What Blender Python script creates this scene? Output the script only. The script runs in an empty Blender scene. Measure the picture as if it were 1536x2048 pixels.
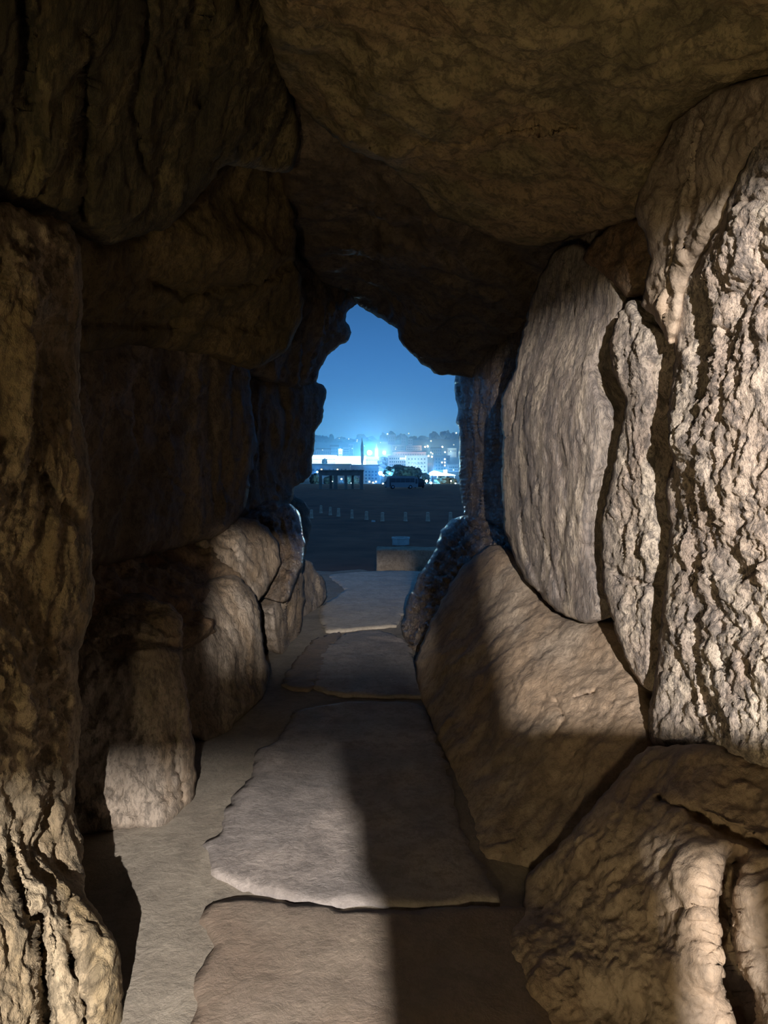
import bpy, bmesh, math, random
import numpy as np
from mathutils import Vector, Matrix
from mathutils.geometry import delaunay_2d_cdt

# ------------------------------------------------------------------ camera
F = 1365.0                      # focal length in pixels of the 1536x2048 frame
HOR = 956.0                     # pixel row of the eye-level horizon
EYE = 1.6                       # camera height above the passage floor (m)
sc = bpy.context.scene
COL = sc.collection
cam_d = bpy.data.cameras.new('camera')
cam_d.sensor_fit = 'VERTICAL'
cam_d.sensor_height = 36.0
cam_d.lens = 36.0 * F / 2048.0
cam_d.shift_y = -(1024.0 - HOR) / 2048.0
cam_d.clip_end = 6000
cam_d.clip_start = 0.02
cam = bpy.data.objects.new('camera', cam_d)
cam.location = (0, 0, EYE)
cam.rotation_euler = (math.pi / 2, 0, 0)
COL.objects.link(cam)
sc.camera = cam

sc.view_settings.view_transform = 'Standard'
sc.view_settings.look = 'None'
sc.view_settings.gamma = 1.0
sc.view_settings.use_curve_mapping = False
sc.view_settings.exposure = 0.0
sc.cycles.max_bounces = 5; sc.cycles.diffuse_bounces = 3; sc.cycles.glossy_bounces = 2; sc.cycles.volume_bounces = 0
sc.cycles.adaptive_threshold = 0.08

# ------------------------------------------------------------------ world: blue night sky
w = bpy.data.worlds.new('night_sky'); sc.world = w
w.use_nodes = True
wn, wl = w.node_tree.nodes, w.node_tree.links
wn.clear()
tc = wn.new('ShaderNodeTexCoord'); sp = wn.new('ShaderNodeSeparateXYZ')
wl.new(tc.outputs['Generated'], sp.inputs[0])
rp = wn.new('ShaderNodeValToRGB')
rp.color_ramp.elements[0].position = 0.0
rp.color_ramp.elements[0].color = (0.085, 0.38, 1.10, 1)
rp.color_ramp.elements[1].position = 0.30
rp.color_ramp.elements[1].color = (0.019, 0.083, 0.215, 1)
e = rp.color_ramp.elements.new(0.12); e.color = (0.052, 0.205, 0.53, 1)
wl.new(sp.outputs['Z'], rp.inputs[0])
bg = wn.new('ShaderNodeBackground'); wl.new(rp.outputs[0], bg.inputs[0])
bg.inputs[1].default_value = 1.15
wo = wn.new('ShaderNodeOutputWorld'); wl.new(bg.outputs[0], wo.inputs[0])

# ------------------------------------------------------------------ floodlights of the passage (their housings are built further down)
def spot(name, loc, aim, power, angle, blend, radius, col):
    d = bpy.data.lights.new(name, 'SPOT')
    d.energy = power; d.spot_size = math.radians(angle); d.spot_blend = blend
    d.shadow_soft_size = radius; d.color = col
    o = bpy.data.objects.new(name, d); COL.objects.link(o)
    o.location = loc
    o.rotation_euler = (Vector(aim) - Vector(loc)).to_track_quat('-Z', 'Y').to_euler()
    return o
LAMP_A = (0.22, -2.6, 2.30)
LAMP_C = (-0.60, -1.05, 0.75)
spot('main_spot', LAMP_A, (0.2, 2.6, 1.2), 3000, 70, 0.3, 0.014, (1.0, 0.945, 0.89))
spot('warm_spot', LAMP_C, (0.75, 2.5, 1.75), 135, 100, 0.9, 0.10, (1.0, 0.79, 0.44))

# ------------------------------------------------------------------ numpy noise
_rng = np.random.RandomState(7)
_perm = np.concatenate([_rng.permutation(256)] * 3)
_grad = _rng.normal(size=(256, 3)); _grad /= np.linalg.norm(_grad, axis=1)[:, None]
def perlin(p):
    i = np.floor(p).astype(int); f = p - i; i &= 255
    u = f * f * f * (f * (f * 6 - 15) + 10)
    out = 0
    for dx in (0, 1):
        wx = u[:, 0] if dx else 1 - u[:, 0]
        for dy in (0, 1):
            wy = u[:, 1] if dy else 1 - u[:, 1]
            for dz in (0, 1):
                wz = u[:, 2] if dz else 1 - u[:, 2]
                h = _perm[_perm[_perm[(i[:, 0] + dx) & 255] + ((i[:, 1] + dy) & 255)] + ((i[:, 2] + dz) & 255)]
                g = _grad[h]
                out = out + wx * wy * wz * (g[:, 0] * (f[:, 0] - dx) + g[:, 1] * (f[:, 1] - dy) + g[:, 2] * (f[:, 2] - dz))
    return out * 1.5
def fbm(p, octs=4, gain=0.5, lac=2.03):
    a, s, o = 1.0, 1.0, 0
    for k in range(octs):
        o = o + a * perlin(p * s + 17.3 * k); a *= gain; s *= lac
    return o
def ridged(p, octs=4, gain=0.55):
    a, s, o = 1.0, 1.0, 0
    for k in range(octs):
        o = o + a * (np.abs(perlin(p * s + 31.7 * k)) - 0.25); a *= gain; s *= 2.1
    return o

def W(px, py, d):
    """A point that the frame shows at pixel (px, py), d metres along the passage."""
    return np.array([(px - 768.0) * d / F, d, EYE + (HOR - py) * d / F])

# ------------------------------------------------------------------ object helpers
def setp(o, label=None, cat=None, group=None, kind=None):
    if label: o['label'] = label
    if cat: o['category'] = cat
    if group: o['group'] = group
    if kind: o['kind'] = kind
    return o
def link(name, me, mat=None, parent=None):
    o = bpy.data.objects.new(name, me); COL.objects.link(o)
    if mat and not me.materials: me.materials.append(mat)
    if parent: o.parent = parent
    return o
def empty(name, loc, rz=0):
    o = bpy.data.objects.new(name, None); COL.objects.link(o)
    o.empty_display_size = 0.2
    o.location = loc; o.rotation_euler = (0, 0, rz)
    return o
class MB:
    """collects boxes, prisms and tubes into one mesh"""
    def __init__(s): s.v = []; s.f = []
    def box(s, x0, x1, y0, y1, z0, z1):
        n = len(s.v)
        s.v += [(x0, y0, z0), (x1, y0, z0), (x1, y1, z0), (x0, y1, z0), (x0, y0, z1), (x1, y0, z1), (x1, y1, z1), (x0, y1, z1)]
        s.f += [tuple(n + k for k in q) for q in ((3, 2, 1, 0), (4, 5, 6, 7), (0, 1, 5, 4), (1, 2, 6, 5), (2, 3, 7, 6), (3, 0, 4, 7))]
        return s
    def lathe(s, prof, n=12, c=(0, 0, 0), sq=False):
        b = len(s.v)
        for r, z in prof:
            for k in range(n):
                a = 2 * math.pi * k / n + (math.pi / n if sq else 0)
                s.v.append((c[0] + r * math.cos(a), c[1] + r * math.sin(a), c[2] + z))
        for i in range(len(prof) - 1):
            for k in range(n):
                s.f.append((b + i * n + k, b + i * n + (k + 1) % n, b + (i + 1) * n + (k + 1) % n, b + (i + 1) * n + k))
        s.f.append(tuple(b + k for k in reversed(range(n))))
        s.f.append(tuple(b + (len(prof) - 1) * n + k for k in range(n)))
        return s
    def prism(s, prof, axis, a0, a1):
        """profile of 2D points extruded along axis x ('x': profile is (y,z)) or y ('y': profile is (x,z))"""
        b = len(s.v); n = len(prof)
        for a in (a0, a1):
            for p, q in prof:
                s.v.append((a, p, q) if axis == 'x' else (p, a, q))
        for k in range(n):
            s.f.append((b + k, b + (k + 1) % n, b + n + (k + 1) % n, b + n + k))
        s.f.append(tuple(b + k for k in reversed(range(n)))); s.f.append(tuple(b + n + k for k in range(n)))
        return s
    def mesh(s, name, smooth=False):
        me = bpy.data.meshes.new(name); me.from_pydata(s.v, [], s.f)
        bm = bmesh.new(); bm.from_mesh(me); bmesh.ops.recalc_face_normals(bm, faces=bm.faces); bm.to_mesh(me); bm.free()
        if smooth: me.polygons.foreach_set('use_smooth', [True] * len(me.polygons))
        return me
    def build(s, name, mat, parent=None, smooth=False):
        return link(name, s.mesh(name, smooth), mat, parent)

# ------------------------------------------------------------------ materials
def new_mat(name):
    m = bpy.data.materials.new(name); m.use_nodes = True
    nt = m.node_tree; b = nt.nodes['Principled BSDF']
    return m, nt.nodes, nt.links, b
def plain(name, col, rough=0.7, metal=0.0, emit=0.0, ecol=None, var=0.0, scale=3.0):
    m, n, l, b = new_mat(name)
    b.inputs['Base Color'].default_value = (*col, 1); b.inputs['Roughness'].default_value = rough
    b.inputs['Metallic'].default_value = metal
    if emit:
        b.inputs['Emission Color'].default_value = (*(ecol or col), 1); b.inputs['Emission Strength'].default_value = emit
    if var:
        t = n.new('ShaderNodeTexCoord'); z = n.new('ShaderNodeTexNoise'); z.inputs['Scale'].default_value = scale
        z.inputs['Detail'].default_value = 5
        r = n.new('ShaderNodeValToRGB')
        r.color_ramp.elements[0].position = 0.3; r.color_ramp.elements[1].position = 0.7
        r.color_ramp.elements[0].color = (*[c * (1 - var) for c in col], 1); r.color_ramp.elements[1].color = (*[min(1, c * (1 + var)) for c in col], 1)
        l.new(t.outputs['Object'], z.inputs['Vector']); l.new(z.outputs['Fac'], r.inputs[0]); l.new(r.outputs[0], b.inputs['Base Color'])
    return m
def rock(name, light, mid, dark, stretch=(1, 1, 1), scale=3.0, rough=0.85, bump=0.6, fleck=0.5, tint=None, tint_amt=0.5, spec=0.3):
    """limestone: broad tonal patches, darker flecks and lichen, fine relief"""
    m, n, l, b = new_mat(name)
    t = n.new('ShaderNodeTexCoord'); oi = n.new('ShaderNodeObjectInfo')
    mp = n.new('ShaderNodeMapping'); mp.inputs['Scale'].default_value = stretch
    ofs = n.new('ShaderNodeVectorMath'); ofs.operation = 'MULTIPLY_ADD'
    cb = n.new('ShaderNodeCombineXYZ')
    l.new(oi.outputs['Random'], cb.inputs[0]); l.new(oi.outputs['Random'], cb.inputs[1])
    l.new(cb.outputs[0], ofs.inputs[0]); ofs.inputs[1].default_value = (13.0, 29.0, 0)
    l.new(t.outputs['Object'], ofs.inputs[2]); l.new(ofs.outputs[0], mp.inputs['Vector'])
    def noise(s, det=8, ro=0.6, dist=0.0):
        z = n.new('ShaderNodeTexNoise'); z.inputs['Scale'].default_value = s; z.inputs['Detail'].default_value = det
        z.inputs['Roughness'].default_value = ro; z.inputs['Distortion'].default_value = dist
        l.new(mp.outputs[0], z.inputs['Vector']); return z
    def ramp(src, p0, p1, c0=(0, 0, 0), c1=(1, 1, 1)):
        r = n.new('ShaderNodeValToRGB'); r.color_ramp.elements[0].position = p0; r.color_ramp.elements[1].position = p1
        r.color_ramp.elements[0].color = (*c0, 1); r.color_ramp.elements[1].color = (*c1, 1)
        l.new(src, r.inputs[0]); return r
    def mix(fac, a, bb):
        x = n.new('ShaderNodeMix'); x.data_type = 'RGBA'
        l.new(fac, x.inputs[0])
        for k, v in ((6, a), (7, bb)):
            if isinstance(v, tuple): x.inputs[k].default_value = (*v, 1)
            else: l.new(v, x.inputs[k])
        return x.outputs[2]
    n1 = noise(scale, 4, 0.6, 0.4); n2 = noise(scale * 4.5, 6, 0.7, 0.3); n3 = noise(scale * 14, 5, 0.75); n4 = noise(scale * 0.55, 3, 0.55, 0.6)
    col = mix(ramp(n1.outputs['Fac'], 0.42, 0.57).outputs[0], mid, light)
    if tint: 
        mulr = n.new('ShaderNodeMath'); mulr.operation = 'MULTIPLY'; mulr.inputs[1].default_value = tint_amt
        l.new(ramp(n4.outputs['Fac'], 0.45, 0.56).outputs[0], mulr.inputs[0]); col = mix(mulr.outputs[0], col, tint)
    fl = n.new('ShaderNodeMath'); fl.operation = 'MULTIPLY'; fl.inputs[1].default_value = fleck
    l.new(ramp(n2.outputs['Fac'], 0.505, 0.575).outputs[0], fl.inputs[0]); col = mix(fl.outputs[0], col, dark)
    fl2 = n.new('ShaderNodeMath'); fl2.operation = 'MULTIPLY'; fl2.inputs[1].default_value = fleck * 0.8
    l.new(ramp(n3.outputs['Fac'], 0.51, 0.57).outputs[0], fl2.inputs[0]); col = mix(fl2.outputs[0], col, dark)
    l.new(col, b.inputs['Base Color'])
    b.inputs['Roughness'].default_value = rough
    b.inputs['Specular IOR Level'].default_value = spec
    ad = n.new('ShaderNodeMath'); ad.operation = 'MULTIPLY_ADD'; ad.inputs[1].default_value = 0.35
    l.new(n3.outputs['Fac'], ad.inputs[0]); l.new(n2.outputs['Fac'], ad.inputs[2])
    bp = n.new('ShaderNodeBump'); bp.inputs['Strength'].default_value = bump; bp.inputs['Distance'].default_value = 0.035
    l.new(ad.outputs[0], bp.inputs['Height']); l.new(bp.outputs[0], b.inputs['Normal'])
    return m

M = {}
M['pale'] = rock('pale_limestone', (0.57, 0.48, 0.39), (0.35, 0.29, 0.245), (0.085, 0.075, 0.072), (1, 1, 0.6), 5.0, 0.85, 0.8, 0.7, (0.46, 0.35, 0.28), 0.6)
M['streak'] = rock('streaked_limestone', (0.50, 0.41, 0.325), (0.29, 0.235, 0.20), (0.09, 0.08, 0.08), (1.5, 1.5, 0.35), 4.0, 0.55, 0.7, 0.65, (0.22, 0.19, 0.18), 0.5, 0.4)
M['brown'] = rock('brown_limestone', (0.27, 0.185, 0.115), (0.16, 0.108, 0.066), (0.055, 0.042, 0.032), (1, 1, 0.8), 3.0, 0.8, 0.6, 0.5, (0.22, 0.13, 0.075), 0.7)
M['grey'] = rock('grey_brown_limestone', (0.33, 0.27, 0.215), (0.21, 0.165, 0.125), (0.06, 0.05, 0.042), (1.5, 1.5, 0.5), 3.5, 0.7, 0.65, 0.5, (0.25, 0.17, 0.10), 0.5)
M['olive'] = rock('algae_stained_limestone', (0.29, 0.225, 0.125), (0.175, 0.14, 0.075), (0.06, 0.05, 0.03), (1, 1, 0.5), 3.0, 0.85, 0.6, 0.55, (0.31, 0.205, 0.115), 0.6)
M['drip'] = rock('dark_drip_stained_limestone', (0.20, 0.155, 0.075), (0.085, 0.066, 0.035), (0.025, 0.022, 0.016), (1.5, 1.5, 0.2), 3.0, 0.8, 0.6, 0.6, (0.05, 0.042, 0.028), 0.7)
M['dark_olive'] = rock('dark_olive_limestone', (0.19, 0.135, 0.065), (0.10, 0.075, 0.036), (0.04, 0.032, 0.02), (1, 1, 0.6), 3.0, 0.8, 0.6, 0.5, (0.15, 0.105, 0.05), 0.6)  # darker olive-brown stone of the corbel
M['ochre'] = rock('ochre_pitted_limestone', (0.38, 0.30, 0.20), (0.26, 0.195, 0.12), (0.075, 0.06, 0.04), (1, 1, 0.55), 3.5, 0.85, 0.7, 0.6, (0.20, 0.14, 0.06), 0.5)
M['dark_stone'] = rock('dark_limestone', (0.19, 0.14, 0.095), (0.11, 0.08, 0.057), (0.028, 0.023, 0.02), (1, 1, 0.7), 3.0, 0.6, 0.6, 0.5, (0.13, 0.09, 0.055), 0.5, 0.4)  # dark brown limestone with near-black flecks
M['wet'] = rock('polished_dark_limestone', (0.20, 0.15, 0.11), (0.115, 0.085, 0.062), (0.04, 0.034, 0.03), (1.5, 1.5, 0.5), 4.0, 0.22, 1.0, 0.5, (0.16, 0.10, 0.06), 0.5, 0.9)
M['bench'] = rock('smooth_worn_limestone', (0.41, 0.325, 0.25), (0.28, 0.215, 0.16), (0.09, 0.07, 0.055), (1, 1, 0.7), 2.6, 0.7, 0.45, 0.35, (0.33, 0.23, 0.15), 0.6)
M['sand'] = rock('sandy_mortar', (0.29, 0.25, 0.20), (0.235, 0.20, 0.16), (0.15, 0.13, 0.105), (1, 1, 1), 3.0, 0.9, 0.35, 0.3)
M['slab_grey'] = rock('worn_violet_grey_paving', (0.36, 0.31, 0.28), (0.26, 0.225, 0.205), (0.15, 0.13, 0.12), (1, 1, 1), 2.8, 0.75, 0.4, 0.4, (0.20, 0.185, 0.18), 0.4)
M['slab_brown'] = rock('worn_brown_paving', (0.25, 0.20, 0.157), (0.20, 0.158, 0.125), (0.13, 0.105, 0.08), (1, 1, 1), 2.5, 0.75, 0.35, 0.35, (0.215, 0.155, 0.115), 0.6)
M['threshold'] = rock('pale_worn_paving', (0.50, 0.44, 0.37), (0.42, 0.365, 0.305), (0.27, 0.23, 0.19), (1, 1, 1), 2.8, 0.75, 0.35, 0.4)
M['field'] = plain('dry_grass_field', (0.165, 0.055, 0.028), 0.95, var=0.4, scale=0.6)

# ------------------------------------------------------------------ megaliths
def inside_poly(px, py, poly):
    x, y = poly[:, 0], poly[:, 1]; r = np.zeros(len(px), bool); j = len(poly) - 1
    for i in range(len(poly)):
        c = ((y[i] > py) != (y[j] > py)) & (px < (x[j] - x[i]) * (py - y[i]) / (y[j] - y[i] + 1e-12) + x[i])
        r ^= c; j = i
    return r
def seg_dist(px, py, poly, closed=True):
    d = np.full(len(px), 1e9); n = len(poly)
    for i in range(n if closed else n - 1):
        a = poly[i]; b = poly[(i + 1) % n]; ab = b - a; L = (ab ** 2).sum() + 1e-9
        t = np.clip(((px - a[0]) * ab[0] + (py - a[1]) * ab[1]) / L, 0, 1)
        d = np.minimum(d, np.hypot(px - a[0] - t * ab[0], py - a[1] - t * ab[1]))
    return d
def smooth_outline(pts, step, jit, seed):
    """Catmull-Rom through the outline, resampled with a little broken-edge roughness"""
    P = np.array(pts, float); n = len(P); out = []
    for i in range(n):
        p0, p1, p2, p3 = P[i - 1], P[i], P[(i + 1) % n], P[(i + 2) % n]
        k = max(2, int(np.hypot(*(p2 - p1)) / step))
        for t in np.arange(k) / k:
            cr = 0.5 * (2 * p1 + (p2 - p0) * t + (2 * p0 - 5 * p1 + 4 * p2 - p3) * t * t + (3 * p1 - p0 - 3 * p2 + p3) * t ** 3)
            out.append(0.55 * cr + 0.45 * (p1 + (p2 - p1) * t))
    O = np.array(out)
    q = np.column_stack([O / 22.0, np.full(len(O), seed * 3.7)])
    O[:, 0] += jit * fbm(q, 3); O[:, 1] += jit * fbm(q + 51.0, 3)
    return O
def megalith(name, mat, outline, ctrl, back, label, cat='standing stone', group=None, step=5.0, edge=0.10, broad=0.0, rb=0.3,
             amp=0.03, freq=3.0, stretch=(1, 1, 1), rid=0.0, mid=0.012, fine=0.006, jit=4.0, cracks=(), bumps=(), seed=0, thick=None, kind=None, parent=None):
    """One stone: its face spans the outline at the distances given by ctrl (px, py, metres); edges round off and the body runs back into the wall."""
    O = smooth_outline(outline, step, jit, seed + 1)
    nb = len(O)
    rng = np.random.RandomState(seed + 3)
    x0, y0 = O.min(0); x1, y1 = O.max(0)
    gx, gy = np.meshgrid(np.arange(x0, x1, step), np.arange(y0, y1, step * 0.866))
    gx = gx + (np.arange(gx.shape[0]) % 2)[:, None] * step * 0.5
    gx = (gx + rng.uniform(-.12, .12, gx.shape) * step).ravel(); gy = (gy + rng.uniform(-.12, .12, gy.shape) * step).ravel()
    k = inside_poly(gx, gy, O); gx, gy = gx[k], gy[k]
    k = seg_dist(gx, gy, O) > step * 0.55; gx, gy = gx[k], gy[k]
    pts = np.vstack([O, np.column_stack([gx, gy])])
    vv = [Vector(p) for p in pts.tolist()]
    r = delaunay_2d_cdt(vv, [], [list(range(nb))], 1, 1e-5)
    P2 = np.array([(v.x, v.y) for v in r[0]]); faces = [tuple(f) for f in r[2]]
    orig = r[3]
    ring = [-1] * nb
    for i, ol in enumerate(orig):
        for o in ol:
            if o < nb: ring[o] = i
    ring = [q for q in ring if q >= 0]
    px, py = P2[:, 0], P2[:, 1]
    C = np.array(ctrl, float)
    # inverse distance is linear over a plane; residuals are blended smoothly
    A = np.column_stack([np.ones(len(C)), C[:, 0] / 1000, C[:, 1] / 1000]); inv = 1.0 / C[:, 2]
    lam = 1e-4 if len(C) >= 3 else 1e-2
    sol = np.linalg.solve(A.T @ A + lam * np.diag([0, 1, 1]), A.T @ inv)
    res = inv - A @ sol
    d2 = (px[:, None] - C[None, :, 0]) ** 2 + (py[:, None] - C[None, :, 1]) ** 2
    wgt = 1.0 / (d2 + 60.0 ** 2) ** 1.5
    iv = sol[0] + sol[1] * px / 1000 + sol[2] * py / 1000 + (wgt * res).sum(1) / wgt.sum(1)
    lo, hi = inv.min() * 0.8, inv.max() * 1.25
    dep = 1.0 / np.clip(iv, lo, hi)
    ed = seg_dist(px, py, O) * dep / F                  # metres from the outline
    tt = np.clip(ed / edge, 0, 1)
    push = edge * 0.9 * (1 - np.sqrt(np.clip(1 - (1 - tt) ** 2, 0, 1)))
    if broad:
        t2 = np.clip(ed / rb, 0, 1); push = push - broad * (1 - (1 - t2) ** 2)
    for line, wd, dp in cracks:
        L = np.array(line, float)
        wob = 5 * fbm(np.column_stack([px / 25, py / 25, np.full(len(px), seed)]), 3)
        dd = np.abs(seg_dist(px, py, L, False) + wob * min(1, wd / 10))
        push = push + dp * np.exp(-(dd / wd) ** 2)
    for bx, by, rx, ry, h in bumps:
        push = push - h * np.exp(-(((px - bx) / rx) ** 2 + ((py - by) / ry) ** 2))
    dep = dep + push
    P = np.column_stack([(px - 768) * dep / F, dep, EYE + (HOR - py) * dep / F])
    fa = np.array(faces)
    def vnorm(P):
        nrm = np.zeros_like(P); fn = np.cross(P[fa[:, 1]] - P[fa[:, 0]], P[fa[:, 2]] - P[fa[:, 0]])
        for c in range(3): np.add.at(nrm, fa[:, c], fn)
        nrm /= np.linalg.norm(nrm, axis=1)[:, None] + 1e-12
        flip = (nrm * (P - np.array([0, 0, EYE]))).sum(1) > 0
        nrm[flip] *= -1
        return nrm
    N = vnorm(P)
    q = P * np.array(stretch) * freq + seed * 5.13
    warp = np.column_stack([fbm(q * 0.6 + 9, 2), fbm(q * 0.6 + 23, 2), fbm(q * 0.6 + 41, 2)]) * 0.6
    disp = amp * fbm(q + warp, 5, 0.55)
    if rid: disp = disp + rid * ridged(q * 1.7 + warp, 4)
    if mid: disp = disp + mid * fbm(q * 3.3 + 2 * warp, 4, 0.68)
    if fine: disp = disp + fine * fbm(q * 9, 3, 0.6)
    fade = np.clip(ed / 0.05, 0.15, 1.0)
    P = P + N * (disp * fade)[:, None]
    # body behind the face
    B = np.array(back, float); tk = thick or 0.5
    B = B / np.linalg.norm(B) * tk
    verts = P.tolist(); cen = P[ring].mean(0); prev = ring; m = len(ring)
    for s, sh in ((0.12, 0.0), (0.55, 0.04), (0.92, 0.12), (1.0, 0.3)):
        base = len(verts); R = P[ring] + B * s; R = R + (cen + B * s - R) * sh
        R = R + 0.02 * fbm(R * 4 + seed, 3)[:, None] * np.sign(s)
        verts += R.tolist(); cur = list(range(base, base + m))
        for i in range(m):
            j = (i + 1) % m
            faces.append((prev[i], prev[j], cur[j], cur[i]))
        prev = cur
    verts.append((cen + B * 1.02).tolist()); ce = len(verts) - 1
    for i in range(m): faces.append((prev[i], prev[(i + 1) % m], ce))
    V = np.array(verts)
    org = np.array([V[:, 0].mean(), V[:, 1].mean(), V[:, 2].min()])
    me = bpy.data.meshes.new(name); me.from_pydata((V - org).tolist(), [], faces)
    bm = bmesh.new(); bm.from_mesh(me); bmesh.ops.recalc_face_normals(bm, faces=bm.faces); bm.to_mesh(me); bm.free()
    me.polygons.foreach_set('use_smooth', [True] * len(me.polygons))
    o = link(name, me, mat, parent); o.location = org.tolist()
    if kind: setp(o, kind=kind)
    else: setp(o, label, cat, group)
    return o

LW = 'stones of the passage wall on the side of the lit floor'
RW = 'stones of the brightly lit passage wall'
CS = 'roof stones of the passage'

# --- far frame of the opening
megalith('capstone', M['dark_stone'],
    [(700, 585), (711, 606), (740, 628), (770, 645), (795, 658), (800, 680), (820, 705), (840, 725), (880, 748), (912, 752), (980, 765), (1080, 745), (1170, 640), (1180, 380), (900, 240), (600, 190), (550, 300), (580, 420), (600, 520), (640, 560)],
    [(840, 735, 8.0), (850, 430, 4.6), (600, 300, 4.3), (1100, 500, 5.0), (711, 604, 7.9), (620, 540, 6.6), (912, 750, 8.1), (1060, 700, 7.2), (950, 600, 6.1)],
    (0, 0.4, 1), 'dark roof stone whose ragged lower edge tops the view of the sky', 'roof stone', CS, step=5, edge=0.14, amp=0.09, freq=1.6, rid=0.03, seed=1, thick=0.7,
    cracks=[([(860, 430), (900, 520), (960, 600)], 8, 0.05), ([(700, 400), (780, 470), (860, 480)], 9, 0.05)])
megalith('overhanging_stone', M['dark_stone'],
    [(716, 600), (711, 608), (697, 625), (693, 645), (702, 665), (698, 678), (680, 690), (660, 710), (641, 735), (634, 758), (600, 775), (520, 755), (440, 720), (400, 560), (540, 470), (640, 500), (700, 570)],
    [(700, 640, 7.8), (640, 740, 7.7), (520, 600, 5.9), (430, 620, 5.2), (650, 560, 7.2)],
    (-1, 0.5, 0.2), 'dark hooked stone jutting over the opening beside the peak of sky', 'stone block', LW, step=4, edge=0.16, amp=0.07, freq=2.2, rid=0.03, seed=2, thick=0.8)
megalith('standing_stone', M['dark_stone'],
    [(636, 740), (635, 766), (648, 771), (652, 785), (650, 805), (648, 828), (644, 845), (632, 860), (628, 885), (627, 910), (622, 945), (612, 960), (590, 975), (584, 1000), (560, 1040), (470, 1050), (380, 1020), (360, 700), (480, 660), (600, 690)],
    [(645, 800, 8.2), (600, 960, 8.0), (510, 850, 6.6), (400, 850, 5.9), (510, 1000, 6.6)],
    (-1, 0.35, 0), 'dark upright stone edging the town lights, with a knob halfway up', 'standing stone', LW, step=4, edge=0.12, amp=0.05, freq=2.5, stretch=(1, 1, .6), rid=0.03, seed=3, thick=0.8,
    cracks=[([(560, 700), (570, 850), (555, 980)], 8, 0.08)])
megalith('standing_stone', M['wet'],
    [(925, 700), (912, 745), (910, 775), (915, 800), (912, 840), (918, 870), (918, 960), (922, 1000), (930, 1040), (950, 1090), (1020, 1110), (1090, 1080), (1100, 640), (1010, 620)],
    [(915, 800, 8.6), (920, 1000, 8.5), (1005, 800, 6.5), (1005, 1050, 6.5), (1080, 800, 6.2)],
    (1, 0.35, 0), 'narrow dark upright stone beside the town lights with blue glints down its edge', 'standing stone', RW, step=4, edge=0.10, amp=0.05, freq=2.5, stretch=(1, 1, .5), rid=0.03, seed=4, thick=0.8,
    cracks=[([(945, 870), (950, 980), (975, 1055)], 4, 0.07)])

# --- wall on the side of the lit floor
megalith('wall_slab', M['dark_stone'],
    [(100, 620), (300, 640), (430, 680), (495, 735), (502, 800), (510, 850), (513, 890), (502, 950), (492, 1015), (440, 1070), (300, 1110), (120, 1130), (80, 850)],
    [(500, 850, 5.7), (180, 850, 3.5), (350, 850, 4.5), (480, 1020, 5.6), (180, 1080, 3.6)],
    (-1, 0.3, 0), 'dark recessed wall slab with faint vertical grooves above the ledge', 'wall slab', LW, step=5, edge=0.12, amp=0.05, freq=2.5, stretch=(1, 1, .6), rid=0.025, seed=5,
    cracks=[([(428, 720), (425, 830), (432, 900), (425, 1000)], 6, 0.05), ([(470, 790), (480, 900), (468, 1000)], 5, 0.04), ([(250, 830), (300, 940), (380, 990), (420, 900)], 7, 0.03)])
megalith('corbel_stone', M['dark_olive'],
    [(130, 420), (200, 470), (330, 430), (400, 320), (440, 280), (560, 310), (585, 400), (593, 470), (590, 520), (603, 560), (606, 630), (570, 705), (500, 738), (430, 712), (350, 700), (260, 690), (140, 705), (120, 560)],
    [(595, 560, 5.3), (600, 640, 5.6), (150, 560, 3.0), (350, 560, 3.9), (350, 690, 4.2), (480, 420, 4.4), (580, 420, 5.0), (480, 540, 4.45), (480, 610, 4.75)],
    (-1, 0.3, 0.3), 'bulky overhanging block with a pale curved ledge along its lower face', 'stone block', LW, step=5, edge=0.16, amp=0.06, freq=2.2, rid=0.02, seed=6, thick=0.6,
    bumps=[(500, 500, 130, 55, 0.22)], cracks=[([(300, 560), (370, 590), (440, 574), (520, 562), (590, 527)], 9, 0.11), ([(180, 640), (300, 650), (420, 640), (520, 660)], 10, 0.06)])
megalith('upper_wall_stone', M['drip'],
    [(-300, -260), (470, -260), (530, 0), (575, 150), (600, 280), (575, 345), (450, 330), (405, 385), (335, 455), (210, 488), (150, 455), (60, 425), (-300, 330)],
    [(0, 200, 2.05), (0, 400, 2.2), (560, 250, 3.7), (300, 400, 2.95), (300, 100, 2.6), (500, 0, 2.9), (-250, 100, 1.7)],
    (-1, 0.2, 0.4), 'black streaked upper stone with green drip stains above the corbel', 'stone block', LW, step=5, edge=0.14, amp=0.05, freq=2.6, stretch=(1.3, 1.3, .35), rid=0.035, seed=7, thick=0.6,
    bumps=[(105, 280, 26, 80, 0.09)], cracks=[([(160, 60), (170, 200), (165, 420)], 14, 0.09), ([(45, 0), (60, 200)], 10, 0.05), ([(285, 0), (270, 220), (280, 330)], 12, 0.05), ([(400, 0), (400, 200)], 12, 0.06)])
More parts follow.
